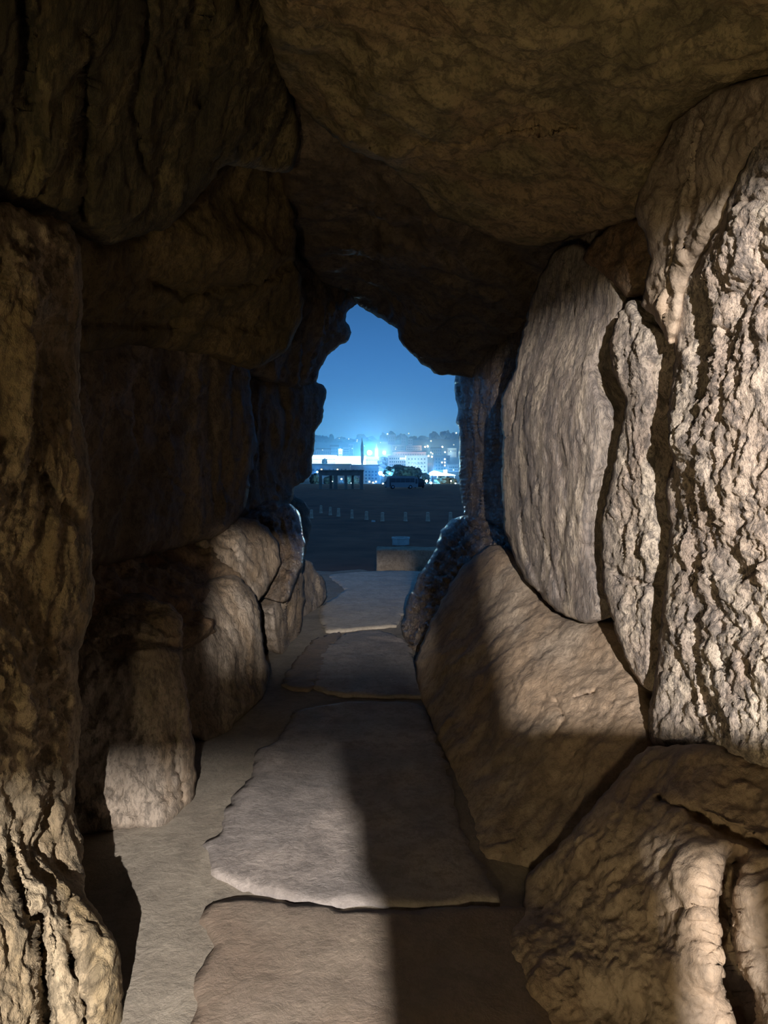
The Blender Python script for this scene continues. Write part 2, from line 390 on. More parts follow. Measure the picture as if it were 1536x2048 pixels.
megalith('standing_stone', M['ochre'],
    [(-300, 360), (0, 402), (60, 425), (140, 450), (160, 520), (165, 600), (158, 700), (162, 800), (176, 900), (186, 1000), (182, 1100), (186, 1200), (165, 1280), (152, 1330), (162, 1420), (155, 1530), (150, 1620), (166, 1690), (172, 1780), (205, 1835), (240, 1900), (245, 1980), (235, 2250), (-300, 2250)],
    [(160, 700, 2.5), (165, 1400, 2.45), (0, 700, 1.95), (0, 1400, 1.9), (-250, 1000, 1.5), (240, 1950, 1.95), (120, 1950, 1.85), (0, 2000, 1.65), (160, 1650, 2.35), (70, 560, 2.15)],
    (-1, 0.25, 0), 'tall rough ochre standing stone, nearest the viewer, its foot splintered into flakes', 'standing stone', LW, step=4, edge=0.08, amp=0.045, freq=3.2, stretch=(1, 1, .55), rid=0.03, fine=0.010, seed=8, thick=0.5,
    bumps=[(60, 620, 45, 140, 0.05)], cracks=[([(75, 1830), (80, 1930), (95, 2050)], 14, 0.12), ([(25, 1700), (40, 1800), (60, 1850)], 8, 0.06), ([(135, 1800), (140, 1900), (165, 2040)], 8, 0.07), ([(185, 1060), (110, 1000), (60, 930)], 16, 0.05)])
megalith('ledge_boulder', M['brown'],
    [(90, 1060), (300, 1050), (440, 1025), (500, 1080), (505, 1210), (390, 1280), (100, 1300)],
    [(150, 1250, 3.35), (300, 1235, 3.7), (300, 1075, 4.8), (480, 1070, 5.7), (470, 1190, 5.2), (150, 1080, 3.8)],
    (-0.6, 0.4, -0.8), 'dark brown ledge sloping below the recessed wall slab', 'ledge stone', LW, step=5, edge=0.12, amp=0.06, freq=2.6, stretch=(1, 1, 2.0), rid=0.03, seed=9)
megalith('base_block', M['grey'],
    [(90, 1230), (180, 1215), (260, 1195), (335, 1205), (365, 1240), (366, 1330), (377, 1410), (388, 1500), (390, 1590), (362, 1622), (330, 1662), (285, 1657), (180, 1668), (80, 1690)],
    [(120, 1640, 3.05), (200, 1560, 3.08), (345, 1645, 3.12), (390, 1590, 3.50), (388, 1500, 3.50), (345, 1500, 3.2), (300, 1300, 3.22), (180, 1300, 3.18), (300, 1205, 3.75), (366, 1260, 3.62), (366, 1350, 3.55), (150, 1220, 3.6), (345, 1330, 3.3)],
    (-0.6, 0.8, 0), 'squarish wall-foot block with a bright lamp-lit patch on its face', 'stone block', LW, step=4, edge=0.07, amp=0.035, freq=3.0, rid=0.015, seed=10, thick=0.6,
    cracks=[([(200, 1290), (280, 1280), (362, 1290)], 9, 0.05), ([(362, 1400), (350, 1500), (362, 1600)], 5, 0.03)])
megalith('base_block', M['grey'],
    [(330, 1215), (390, 1175), (465, 1148), (500, 1175), (517, 1205), (521, 1250), (530, 1310), (541, 1350), (522, 1400), (480, 1440), (440, 1476), (400, 1482), (360, 1450), (340, 1300)],
    [(440, 1475, 4.2), (400, 1440, 4.2), (541, 1355, 5.3), (440, 1220, 4.5), (510, 1200, 5.1), (430, 1165, 5.0), (510, 1390, 4.7), (480, 1300, 4.5)],
    (-0.7, 0.7, 0), 'rounded wall-foot boulder next to the dark cleft, second block from the viewer', 'stone block', LW, step=4, edge=0.10, amp=0.04, freq=2.8, stretch=(1, 1, .6), rid=0.02, seed=11, thick=0.6)
megalith('split_boulder', M['grey'],
    [(395, 1085), (440, 1055), (490, 1035), (535, 1055), (556, 1085), (562, 1120), (552, 1150), (532, 1185), (517, 1198), (490, 1160), (440, 1125)],
    [(556, 1100, 6.0), (520, 1180, 5.5), (430, 1080, 5.3), (480, 1110, 5.3)],
    (-0.8, 0.6, 0), 'small tilted boulder wedged on the ledge above the dark cleft', 'boulder', LW, step=3.5, edge=0.12, amp=0.04, freq=3, rid=0.02, seed=12, cracks=[([(440, 1080), (490, 1130), (520, 1165)], 4, 0.04)])
megalith('boulder', M['wet'],
    [(465, 1045), (500, 1012), (545, 1000), (582, 1010), (603, 1040), (609, 1090), (606, 1130), (592, 1155), (577, 1200), (562, 1200), (556, 1100), (540, 1065)],
    [(603, 1060, 6.9), (540, 1010, 6.7), (575, 1100, 6.3), (500, 1030, 6.5)],
    (-0.8, 0.6, 0), 'dark glossy humped boulder above the split slabs near the opening', 'boulder', LW, step=3.5, edge=0.16, amp=0.04, freq=3, rid=0.02, seed=13, cracks=[([(562, 1040), (575, 1100), (570, 1160)], 4, 0.05)])
megalith('boulder', M['dark_stone'],
    [(570, 985), (590, 990), (602, 1000), (613, 1012), (622, 1036), (624, 1060), (613, 1100), (604, 1128), (580, 1125), (555, 1060), (550, 1000)],
    [(620, 1040, 8.3), (590, 1000, 8.2), (580, 1100, 7.8)],
    (-0.8, 0.5, 0), 'small dark boulder bulging into the view of the field', 'boulder', LW, step=3.5, edge=0.14, amp=0.03, freq=3, rid=0.02, seed=14)
megalith('upright_slab', M['grey'],
    [(545, 1215), (565, 1190), (577, 1160), (592, 1128), (604, 1120), (608, 1190), (606, 1250), (596, 1280), (577, 1300), (566, 1312), (553, 1290), (546, 1250)],
    [(566, 1312, 6.15), (603, 1260, 7.2), (600, 1135, 7.1), (570, 1190, 6.3), (550, 1230, 6.1)],
    (-0.8, 0.6, 0), 'grey splintered slab tapering to the floor beside the dark cleft', 'stone slab', LW, step=3, edge=0.08, amp=0.03, freq=4, stretch=(1, 1, .35), rid=0.03, seed=15, cracks=[([(580, 1180), (575, 1240), (570, 1300)], 4, 0.06), ([(592, 1170), (594, 1220), (585, 1290)], 3, 0.05)])
megalith('upright_slab', M['grey'],
    [(604, 1112), (620, 1125), (640, 1150), (651, 1166), (652, 1195), (640, 1216), (610, 1236), (600, 1246), (590, 1200), (596, 1130)],
    [(650, 1180, 8.8), (640, 1215, 8.42), (605, 1235, 7.9), (605, 1130, 8.1)],
    (-0.8, 0.4, 0), 'pointed slab at the end of the wall, last before the moonlit threshold', 'stone slab', LW, step=3, edge=0.08, amp=0.03, freq=4, stretch=(1, 1, .5), rid=0.02, seed=16, cracks=[([(625, 1135), (632, 1180), (622, 1225)], 3, 0.03)])

# --- brightly lit wall
megalith('backing_slab', M['pale'],
    [(1150, 420), (1300, 330), (1850, 250), (1850, 1620), (1300, 1560), (1140, 1500), (1120, 1200), (1160, 900)],
    [(1180, 900, 4.3), (1210, 1200, 4.05), (1330, 900, 3.35), (1330, 1200, 3.3), (1536, 900, 2.65), (1536, 1400, 2.6), (1200, 1450, 3.6), (1800, 900, 2.1)],
    (1, 0.3, 0), 'recessed backing slab seen as dark strips between the bright upright stones', 'wall slab', RW, step=6, edge=0.1, amp=0.03, freq=2.5, rid=0.01, seed=17)
megalith('upright_stone', M['streak'],
    [(1085, 540), (1062, 600), (1042, 680), (1025, 750), (1005, 790), (1000, 830), (1006, 870), (1002, 930), (1003, 1000), (1010, 1060), (1028, 1115), (1050, 1158), (1075, 1182), (1110, 1222), (1160, 1243), (1190, 1240), (1198, 1200), (1180, 1100), (1181, 990), (1201, 920), (1214, 842), (1200, 785), (1190, 738), (1206, 690), (1230, 640), (1240, 600), (1225, 560), (1195, 520), (1150, 488), (1110, 500)],
    [(1003, 830, 5.2), (1003, 1000, 5.2), (1030, 1110, 4.9), (1060, 620, 4.9), (1090, 850, 4.05), (1090, 1000, 4.05), (1205, 860, 3.65), (1190, 1080, 3.7), (1160, 1240, 3.75), (1225, 620, 3.7), (1140, 510, 4.3), (1150, 850, 3.72), (1150, 1050, 3.72)],
    (1, 0.35, 0), 'broad smooth curving upright stone with fine vertical streaks, leaning over the bench', 'standing stone', RW, step=4, edge=0.07, amp=0.017, freq=2.6, stretch=(1.1, 1.1, .6), rid=0.006, mid=0.009, fine=0.006, seed=18, thick=0.5,
    cracks=[([(1040, 1000), (1050, 1090), (1085, 1190)], 4, 0.04), ([(1075, 900), (1080, 1050), (1120, 1200)], 4, 0.03), ([(1110, 880), (1135, 1000), (1120, 1100), (1130, 1200)], 6, 0.03), ([(1025, 790), (1030, 840)], 4, 0.03)])
megalith('pillar_stone', M['pale'],
    [(1240, 620), (1262, 600), (1275, 620), (1292, 645), (1328, 668), (1305, 760), (1312, 810), (1300, 850), (1310, 900), (1306, 1000), (1326, 1090), (1330, 1115), (1312, 1160), (1306, 1250), (1302, 1330), (1292, 1380), (1258, 1335), (1226, 1250), (1208, 1180), (1203, 1050), (1217, 980), (1232, 900), (1252, 800), (1232, 760), (1216, 690)],
    [(1230, 700, 3.35), (1320, 680, 3.0), (1240, 900, 3.3), (1305, 900, 2.98), (1210, 1080, 3.42), (1325, 1100, 2.95), (1240, 1260, 3.2), (1300, 1340, 3.0)],
    (1, 0.3, 0), 'slender knobbly pale pillar stone between two broad stones, widest at its base', 'standing stone', RW, step=3.5, edge=0.07, amp=0.03, freq=3.5, stretch=(1, 1, .6), rid=0.015, mid=0.014, fine=0.008, seed=19, thick=0.3,
    bumps=[(1285, 1090, 38, 45, 0.07), (1275, 700, 40, 50, 0.03)], cracks=[([(1215, 1130), (1250, 1160), (1310, 1170)], 5, 0.05), ([(1245, 1060), (1250, 1120)], 4, 0.03), ([(1240, 900), (1265, 960)], 4, 0.03)])
megalith('wedge_stone', M['brown'],
    [(1165, 520), (1190, 475), (1235, 440), (1300, 440), (1310, 520), (1280, 575), (1252, 595), (1222, 560), (1195, 540)],
    [(1190, 510, 3.85), (1290, 480, 3.35), (1250, 580, 3.5)],
    (1, 0.4, 0.2), 'small ochre wedge stone jammed in the corner under the roof slab', 'wedge stone', RW, step=4, edge=0.10, amp=0.03, freq=3, seed=20)
megalith('standing_stone', M['pale'],
    [(1372, 560), (1357, 610), (1347, 690), (1352, 720), (1342, 770), (1337, 870), (1345, 920), (1334, 975), (1340, 1080), (1334, 1110), (1330, 1160), (1321, 1250), (1312, 1350), (1296, 1440), (1300, 1490), (1420, 1520), (1536, 1545), (1850, 1600), (1850, 330), (1536, 270), (1480, 345), (1440, 450), (1400, 520)],
    [(1335, 700, 2.85), (1330, 1000, 2.83), (1310, 1300, 2.85), (1420, 900, 2.4), (1536, 900, 2.1), (1420, 1300, 2.42), (1536, 1400, 2.1), (1800, 1000, 1.7), (1500, 400, 2.2)],
    (1, 0.25, 0), 'massive pale pitted standing stone at the frame edge, brightest in the lamp light', 'standing stone', RW, step=4, edge=0.08, amp=0.04, freq=3.6, stretch=(1, 1, .75), rid=0.010, mid=0.016, fine=0.009, seed=34, thick=0.5,
    cracks=[([(1385, 1040), (1400, 1110), (1440, 1180), (1490, 1250)], 4, 0.015), ([(1400, 1120), (1388, 1220), (1395, 1330), (1410, 1420)], 6.75, 0.04), ([(1440, 1250), (1450, 1340), (1490, 1400)], 5.25, 0.03), ([(1420, 560), (1440, 640), (1470, 680)], 6, 0.025), ([(1400, 870), (1450, 900)], 4.5, 0.025), ([(1360, 700), (1370, 800)], 3.75, 0.015)])
megalith('drip_column', M['bench'],
    [(1268, 420), (1288, 350), (1310, 250), (1390, 190), (1536, 150), (1850, 90), (1850, 350), (1536, 290), (1482, 350), (1442, 450), (1395, 510), (1372, 570), (1358, 640), (1340, 690), (1325, 660), (1305, 630), (1282, 610), (1300, 520), (1290, 470)],
    [(1280, 420, 3.0), (1310, 600, 2.95), (1345, 660, 2.75), (1536, 200, 2.1), (1450, 350, 2.4), (1350, 300, 2.8), (1380, 480, 2.6)],
    (1, 0.3, 0.3), 'flowing brown stone above the bright wall, dripping down between two stones', 'stone block', RW, step=4, edge=0.08, amp=0.035, freq=3.2, stretch=(1, 1, .6), rid=0.03, seed=22, thick=0.45,
    bumps=[(1440, 290, 40, 60, 0.04)], cracks=[([(1350, 480), (1345, 560), (1335, 650)], 6, 0.04), ([(1400, 250), (1380, 400), (1375, 500)], 8, 0.05)])
megalith('bench_boulder', M['wet'],
    [(960, 1035), (928, 1032), (900, 1040), (885, 1056), (870, 1096), (850, 1132), (830, 1170), (812, 1215), (805, 1250), (808, 1282), (822, 1312), (850, 1335), (900, 1345), (980, 1320), (1040, 1210), (1050, 1130), (1010, 1070)],
    [(805, 1270, 6.95), (825, 1312, 6.15), (870, 1100, 7.3), (930, 1040, 7.6), (1000, 1130, 5.7), (900, 1180, 6.4), (880, 1320, 6.0)],
    (1, 0.4, -0.2), 'glossy dark boulder at the far end of the bench, sparkling blue from the sky', 'boulder', RW, step=3.5, edge=0.16, amp=0.04, freq=3, rid=0.05, mid=0.025, fine=0.016, seed=23, thick=0.6)
megalith('bench_stone', M['bench'],
    [(895, 1180), (925, 1135), (975, 1090), (1020, 1100), (1060, 1165), (1110, 1225), (1165, 1240), (1240, 1250), (1300, 1400), (1320, 1500), (1260, 1580), (1190, 1660), (1110, 1735), (1055, 1752), (995, 1748), (950, 1735), (925, 1640), (890, 1520), (865, 1460), (845, 1400), (832, 1330), (855, 1255)],
    [(845, 1400, 4.9), (890, 1520, 3.87), (950, 1735, 2.82), (1055, 1748, 2.78), (925, 1150, 5.8), (1030, 1130, 5.1), (1160, 1250, 3.85), (1280, 1420, 3.05), (990, 1550, 3.35), (960, 1250, 4.9), (1010, 1350, 4.0), (1100, 1450, 3.35), (1150, 1600, 2.95), (1230, 1330, 3.4)],
    (0.8, 0.3, -0.7), 'long smooth sloping bench stone at the foot of the bright wall', 'bench stone', RW, step=4, edge=0.14, amp=0.03, freq=2.0, rid=0.0, mid=0.006, fine=0.004, seed=24, thick=0.5,
    bumps=[(1010, 1230, 60, 110, 0.05)], cracks=[([(1110, 1400), (1130, 1440), (1100, 1480)], 4, 0.025), ([(1150, 1395), (1190, 1385)], 4, 0.03)])
megalith('foreground_block', M['bench'],
    [(1052, 1750), (1100, 1710), (1180, 1620), (1240, 1550), (1300, 1495), (1420, 1490), (1536, 1520), (1850, 1580), (1850, 2260), (1085, 2260), (1072, 2048), (1042, 2000), (1005, 1900), (1020, 1862), (1042, 1830), (1050, 1790)],
    [(1010, 1900, 2.30), (1075, 2048, 2.02), (1055, 1765, 2.65), (1300, 1510, 2.62), (1536, 1560, 2.1), (1250, 1700, 2.3), (1390, 1700, 2.02), (1390, 1900, 1.92), (1450, 2040, 1.80), (1200, 1900, 2.1), (1250, 2040, 1.95), (1800, 1900, 1.5)],
    (0.8, 0.5, -0.3), 'big rough brown block in the lower corner with a bright vertical lamp streak', 'stone block', RW, step=4, edge=0.05, amp=0.04, freq=2.4, rid=0.008, mid=0.009, fine=0.006, seed=25, thick=0.5,
    bumps=[(1390, 1850, 70, 200, 0.06)], cracks=[([(1465, 1730), (1450, 1800), (1460, 1900), (1500, 2060)], 26, 0.22), ([(1320, 1600), (1440, 1650), (1536, 1700)], 10, 0.05), ([(1320, 1830), (1370, 1815), (1430, 1840)], 5, 0.03)])

# --- roof
megalith('capstone', M['olive'],
    [(470, -280), (530, 40), (560, 150), (585, 195), (640, 250), (700, 300), (770, 330), (830, 380), (870, 430), (930, 450), (1000, 480), (1070, 493), (1110, 486), (1190, 462), (1285, 432), (1310, 330), (1350, 245), (1420, 195), (1536, 155), (1850, 100), (1850, -280)],
    [(830, 375, 4.1), (1070, 485, 4.3), (600, 200, 3.5), (1280, 420, 3.25), (1000, 0, 2.2), (560, 0, 2.5), (1500, 0, 2.0), (800, 200, 2.9), (1530, 150, 2.25), (1000, 250, 2.9), (1000, 300, 3.2), (800, 270, 3.15)],
    (0, 0.3, 1), 'great mottled roof slab overhead with green and brown stains', 'roof stone', CS, step=5, edge=0.12, amp=0.06, freq=2.0, rid=0.02, fine=0.006, seed=26, thick=0.6,
    bumps=[(880, 240, 90, 50, 0.07), (1010, 400, 160, 60, 0.06)], cracks=[([(740, 285), (800, 288), (930, 280), (1010, 255), (1150, 250)], 9, 0.06), ([(1000, 420), (1090, 400), (1200, 400)], 8, 0.03), ([(640, 240), (760, 270)], 6, 0.03)])

# ------------------------------------------------------------------ floor
def rough_sheet(name, mat, grid, amp, freq, kind=None, seed=0, parent=None):
    """grid: (n, m, 3) points -> a displaced sheet"""
    n, m, _ = grid.shape; P = grid.reshape(-1, 3)
    ax = np.cross(grid[1, 0] - grid[0, 0], grid[0, 1] - grid[0, 0]); ax = ax / np.linalg.norm(ax)
    P = P + (amp * fbm(P * freq + seed, 5))[:, None] * ax
    f = [(i * m + j, (i + 1) * m + j, (i + 1) * m + j + 1, i * m + j + 1) for i in range(n - 1) for j in range(m - 1)]
    me = bpy.data.meshes.new(name); me.from_pydata(P.tolist(), [], f)
    me.polygons.foreach_set('use_smooth', [True] * len(f))
    o = link(name, me, mat, parent)
    if kind: setp(o, kind=kind)
    return o
def floor_pt(px, py): 
    d = EYE * F / (py - HOR); return ((px - 768) * d / F, d)
# bed of sandy mortar with a ragged outer edge
xs = np.linspace(-2.6, 2.6, 150); vs = np.linspace(0, 1, 420)
front = 11.9 + 0.35 * fbm(np.column_stack([xs * 1.4, xs * 0, xs * 0 + 4.2]), 4)
G = np.zeros((len(vs), len(xs), 3))
G[:, :, 0] = xs[None, :]; G[:, :, 1] = -4.6 + vs[:, None] * (front[None, :] + 4.6)
q = G.reshape(-1, 3)
G[:, :, 2] = (0.012 * fbm(q * 1.6, 5, 0.55) - 0.012).reshape(G.shape[:2])
rows = [G]
for k, (dy, z) in enumerate(((0.04, -0.04), (0.07, -0.3), (0.05, -0.95))):
    r = G[-1:].copy(); r[:, :, 1] += dy + 0.03 * fbm(np.column_stack([xs * 5, xs * 0 + k, xs * 0]), 3); r[:, :, 2] = z; rows.append(r)
floor = rough_sheet('floor', M['sand'], np.concatenate(rows, 0), 0.0, 1.0, 'structure')

def slab(name, mat, outline, label, h=0.010, amp=0.006, step=0.035, seed=0, slope=0.0):
    O = smooth_outline([(x * 400, y * 400) for x, y in [floor_pt(*p) for p in outline]], step * 400, 12.0, seed + 40) / 400
    x0, y0 = O.min(0); x1, y1 = O.max(0)
    gx, gy = np.meshgrid(np.arange(x0, x1, step), np.arange(y0, y1, step)); gx, gy = gx.ravel(), gy.ravel()
    k = inside_poly(gx, gy, O); gx, gy = gx[k], gy[k]
    k = seg_dist(gx, gy, O) > step * .5; gx, gy = gx[k], gy[k]
    pts = np.vstack([O, np.column_stack([gx, gy])]); nb = len(O)
    r = delaunay_2d_cdt([Vector(p) for p in pts.tolist()], [], [list(range(nb))], 1, 1e-6)
    P = np.array([(v.x, v.y, 0) for v in r[0]]); faces = [tuple(f) for f in r[2]]
    ring = [-1] * nb
    for i, ol in enumerate(r[3]):
        for o in ol:
            if o < nb: ring[o] = i
    ring = [q for q in ring if q >= 0]
    ed = seg_dist(P[:, 0], P[:, 1], O)
    t = np.clip(ed / 0.018, 0, 1)
    P[:, 2] = h * np.sqrt(1 - (1 - t) ** 2) * 0.7 + h * 0.3 + amp * fbm(P * 3 + seed, 5, 0.6) + 0.004 * ridged(P * np.array([3, 9, 1]) + seed, 3)
    V = P.tolist(); base = len(V)
    for i in ring: V.append((P[i, 0], P[i, 1], -0.06))
    m = len(ring)
    for i in range(m): faces.append((ring[i], ring[(i + 1) % m], base + (i + 1) % m, base + i))
    faces.append(tuple(range(base, base + m)))
    me = bpy.data.meshes.new(name); me.from_pydata(V, [], faces)
    bm = bmesh.new(); bm.from_mesh(me); bmesh.ops.recalc_face_normals(bm, faces=bm.faces); bm.to_mesh(me); bm.free()
    me.polygons.foreach_set('use_smooth', [True] * len(me.polygons))
    o = link(name, me, mat, floor); o['label'] = label
    return o
slab('paving_slab', M['slab_brown'], [(400, 1840), (430, 1805), (520, 1800), (640, 1815), (760, 1822), (1040, 1815), (1120, 1900), (1100, 2060), (1150, 3300), (330, 3300), (350, 2300), (385, 2048), (392, 1960), (420, 1900)], 'warm brown worn paving slab nearest the viewer', seed=1)
slab('paving_slab', M['slab_grey'], [(560, 1480), (590, 1425), (700, 1405), (840, 1410), (880, 1500), (930, 1680), (1000, 1800), (760, 1812), (600, 1800), (480, 1775), (430, 1740), (413, 1690), (440, 1660), (460, 1600), (500, 1560), (515, 1500)], 'violet-grey paving slab half in shadow', seed=2)
slab('paving_slab', M['slab_grey'], [(630, 1375), (640, 1310), (690, 1268), (760, 1262), (815, 1285), (850, 1380), (830, 1395), (700, 1392)], 'dim paving slab under the far end of the passage', seed=3, h=0.012)
slab('paving_slab', M['slab_brown'], [(565, 1370), (590, 1320), (630, 1280), (680, 1264), (655, 1310), (622, 1380)], 'narrow worn paving strip beside the dim slab', seed=4, h=0.012)
slab('threshold_slab', M['threshold'], [(650, 1262), (640, 1215), (690, 1180), (660, 1150), (760, 1143), (850, 1146), (800, 1240), (790, 1252), (720, 1258)], 'grey threshold slab at the mouth of the passage', seed=5, h=0.012, step=0.06)

# ------------------------------------------------------------------ shell around and behind the viewer
def sheet(a, b, c, d, n, m):
    a, b, c, d = map(np.array, (a, b, c, d)); u = np.linspace(0, 1, n)[:, None, None]; v = np.linspace(0, 1, m)[None, :, None]
    return (1 - u) * ((1 - v) * a + v * b) + u * ((1 - v) * d + v * c)
rough_sheet('wall_left', M['brown'], sheet((-1.85, -4.6, -.3), (-1.85, 8.6, -.3), (-1.75, 8.6, 4.6), (-1.75, -4.6, 4.6), 40, 100), 0.10, 1.2, 'structure', 3)
rough_sheet('wall_right', M['brown'], sheet((1.95, -4.6, -.3), (1.95, 8.6, -.3), (1.9, 8.6, 4.6), (1.9, -4.6, 4.6), 40, 100), 0.10, 1.2, 'structure', 6)
rough_sheet('ceiling', M['olive'], sheet((-2.2, -4.6, 4.1), (2.2, -4.6, 4.1), (2.2, 8.8, 4.3), (-2.2, 8.8, 4.3), 100, 40), 0.10, 1.2, 'structure', 9)
rough_sheet('wall_back', M['brown'], sheet((-2.2, -4.4, -.3), (2.2, -4.4, -.3), (2.2, -4.4, 4.5), (-2.2, -4.4, 4.5), 40, 40), 0.10, 1.2, 'structure', 12)

# ------------------------------------------------------------------ added screen, unseen behind the viewer, that shapes the main floodlight's beam
def rough_block(name, mat, x0, x1, y0, y1, z0, z1, label, cat, seed=0, seg=0.05, amp=0.012):
    bm = bmesh.new(); bmesh.ops.create_cube(bm, size=1)
    for v in bm.verts: v.co = Vector(((x0 + x1) / 2 + v.co.x * (x1 - x0), (y0 + y1) / 2 + v.co.y * (y1 - y0), (z0 + z1) / 2 + v.co.z * (z1 - z0)))
    bmesh.ops.bevel(bm, geom=bm.edges[:], offset=0.015, segments=1, affect='EDGES')
    for _ in range(6):
        es = [e for e in bm.edges if e.calc_length() > seg * 2]
        if not es: break
        bmesh.ops.subdivide_edges(bm, edges=es, cuts=1, use_grid_fill=True)
    bmesh.ops.triangulate(bm, faces=bm.faces)
    bm.normal_update()
    P = np.array([v.co[:] for v in bm.verts]); d = amp * fbm(P * 4 + seed, 4)
    for v, k in zip(bm.verts, d): v.co += v.normal * k
    org = Vector(((x0 + x1) / 2, (y0 + y1) / 2, z0))
    for v in bm.verts: v.co -= org
    me = bpy.data.meshes.new(name); bm.to_mesh(me); bm.free()
    o = link(name, me, mat); o.location = org
    return setp(o, label, cat)
# (x0, x1, z0, z1) of the added light blockers; the gaps between them let the beam through
SCREEN = [('blocker_sill', -1.7, 1.8, 0.0, 1.70), ('blocker_lintel', -1.7, 1.8, 2.45, 4.0), ('blocker_cheek', -1.7, -0.12, 1.66, 2.5), ('blocker_cheek', 0.50, 1.8, 1.66, 2.5), ('blocker_cheek', -0.16, 0.03, 1.985, 2.5),
          ('blocker_drop', -0.06, 0.293, 2.160, 2.5), ('blocker_mullion', 0.235, 0.293, 1.95, 2.5), ('blocker_pier', 0.172, 0.355, 1.66, 1.975), ('blocker_pier', 0.160, 0.2, 1.86, 1.975), ('blocker_pier', 0.148, 0.2, 1.905, 1.975), ('blocker_pier', 0.392, 0.53, 1.66, 1.975), ('blocker_shelf', 0.30, 0.53, 1.915, 1.975)]
scr = empty('light_blocker', (0, -1.6, 0)); setp(scr, 'added light-shaping screen with openings, out of view behind the viewer', 'light blocker')  # made up to cut the floodlight into its lit patches and shadows
for i, (nm, x0, x1, z0, z1) in enumerate(SCREEN):
    o = rough_block(nm, M['brown'], x0, x1, -0.03, 0.03, z0, z1, None, None, i, 0.05, 0.004); o.parent = scr
for nm, x0, x1, z0, z1 in (('blocker_bar', -0.3, 0.236, 2.138, 2.181), ('blocker_hood', -0.5, 1.0, 2.318, 2.75)):  # added bars nearer the lamp, for softer beam edges
    o = rough_block(nm, M['brown'], x0, x1, -0.56, -0.54, z0, z1, None, None, 3, 0.05, 0.001); o.parent = scr

M['black_metal'] = plain('black_metal', (0.02, 0.02, 0.02), 0.5, 0.6)
def floodlight(loc, aim, label, mount):
    o = empty('floodlight', loc)
    q = (Vector(aim) - Vector(loc)).to_track_quat('-Z', 'Y')
    h = MB().lathe([(0.075, 0.03), (0.085, 0.05), (0.085, 0.16), (0.05, 0.20)], 20).build('housing', M['black_metal'], o)
    r = MB().box(-0.10, 0.10, -0.012, 0.012, 0.10, 0.115).box(-0.105, -0.095, -0.012, 0.012, 0.05, 0.3).box(0.095, 0.105, -0.012, 0.012, 0.05, 0.3).build('bracket', M['black_metal'], o)
    o.rotation_euler = q.to_euler()
    setp(o, label, 'floodlight')
floodlight(LAMP_A, (0.2, 2.6, 1.2), 'black floodlight behind the added light-shaping screen, source of the white beam', 4)
floodlight(LAMP_C, (0.75, 2.5, 1.45), 'black floodlight low behind the viewer with the warm beam', 4)

# ------------------------------------------------------------------ outside: field, valley and hillside
GZ = -0.86
PD = np.array([285, 300, 350, 420, 500, 600, 700, 850, 1000, 1300, 1600, 1750, 2100], float)
PP = np.array([968, 972, 974, 972, 958, 944, 934, 918, 908, 893, 881, 878, 890], float)
def hill_z(x, y):
    py = np.interp(y, PD, PP); z = EYE + (HOR - py) * y / F
    far = np.clip((y - 900) / 700, 0, 1)
    return z + far * 9 * fbm(np.column_stack([np.ravel(x) / 160, np.ravel(y) / 300, np.ravel(x) * 0]), 4).reshape(np.shape(z))
ys = np.concatenate([np.linspace(-60, 9, 8), np.geomspace(9.5, 285, 130)])
xs = np.concatenate([-np.geomspace(1, 500, 60)[::-1], [0], np.geomspace(1, 500, 60)])
G = np.zeros((len(ys), len(xs), 3)); G[:, :, 0] = xs[None, :]; G[:, :, 1] = ys[:, None]
q = G.reshape(-1, 3)
fz = GZ + 0.05 * fbm(q * np.array([0.25, 0.12, 1]), 4) + 0.03 * fbm(q * 0.9, 3)
G[:, :, 2] = fz.reshape(G.shape[:2])
rough_sheet('ground', M['field'], G, 0, 1, 'structure')
M['hill'] = plain('dark_wooded_hillside', (0.045, 0.05, 0.04), 0.95, var=0.6, scale=0.02)
ys = np.linspace(284, 2100, 120); xs = np.linspace(-1100, 1100, 160)
G = np.zeros((len(ys), len(xs), 3)); G[:, :, 0] = xs[None, :]; G[:, :, 1] = ys[:, None]
G[:, :, 2] = hill_z(G[:, :, 0], G[:, :, 1]); G[0, :, 2] = GZ - 0.3
rough_sheet('hillside', M['hill'], G, 0, 1, 'structure')

# ------------------------------------------------------------------ things on the field
M['concrete'] = plain('grey_concrete', (0.24, 0.21, 0.18), 0.9, var=0.25, scale=0.8)
M['bollard'] = plain('weathered_pale_stone', (0.62, 0.42, 0.30), 0.9, var=0.3, scale=6)
M['planter'] = plain('pale_painted_concrete', (0.55, 0.55, 0.50), 0.8, var=0.1, scale=6)
M['blockstone'] = rock('tan_cut_stone', (0.42, 0.33, 0.235), (0.31, 0.24, 0.17), (0.15, 0.11, 0.08), (1, 1, 1), 3.0, 0.9, 0.6, 0.4)

# low cut-stone block just beyond the threshold
o = rough_block('cut_stone_block', M['blockstone'], -0.14, 2.4, 12.7, 13.35, GZ - 0.05, 0.26, 'long tan cut stone block lying just beyond the threshold', 'stone block', 7, 0.08, 0.02)

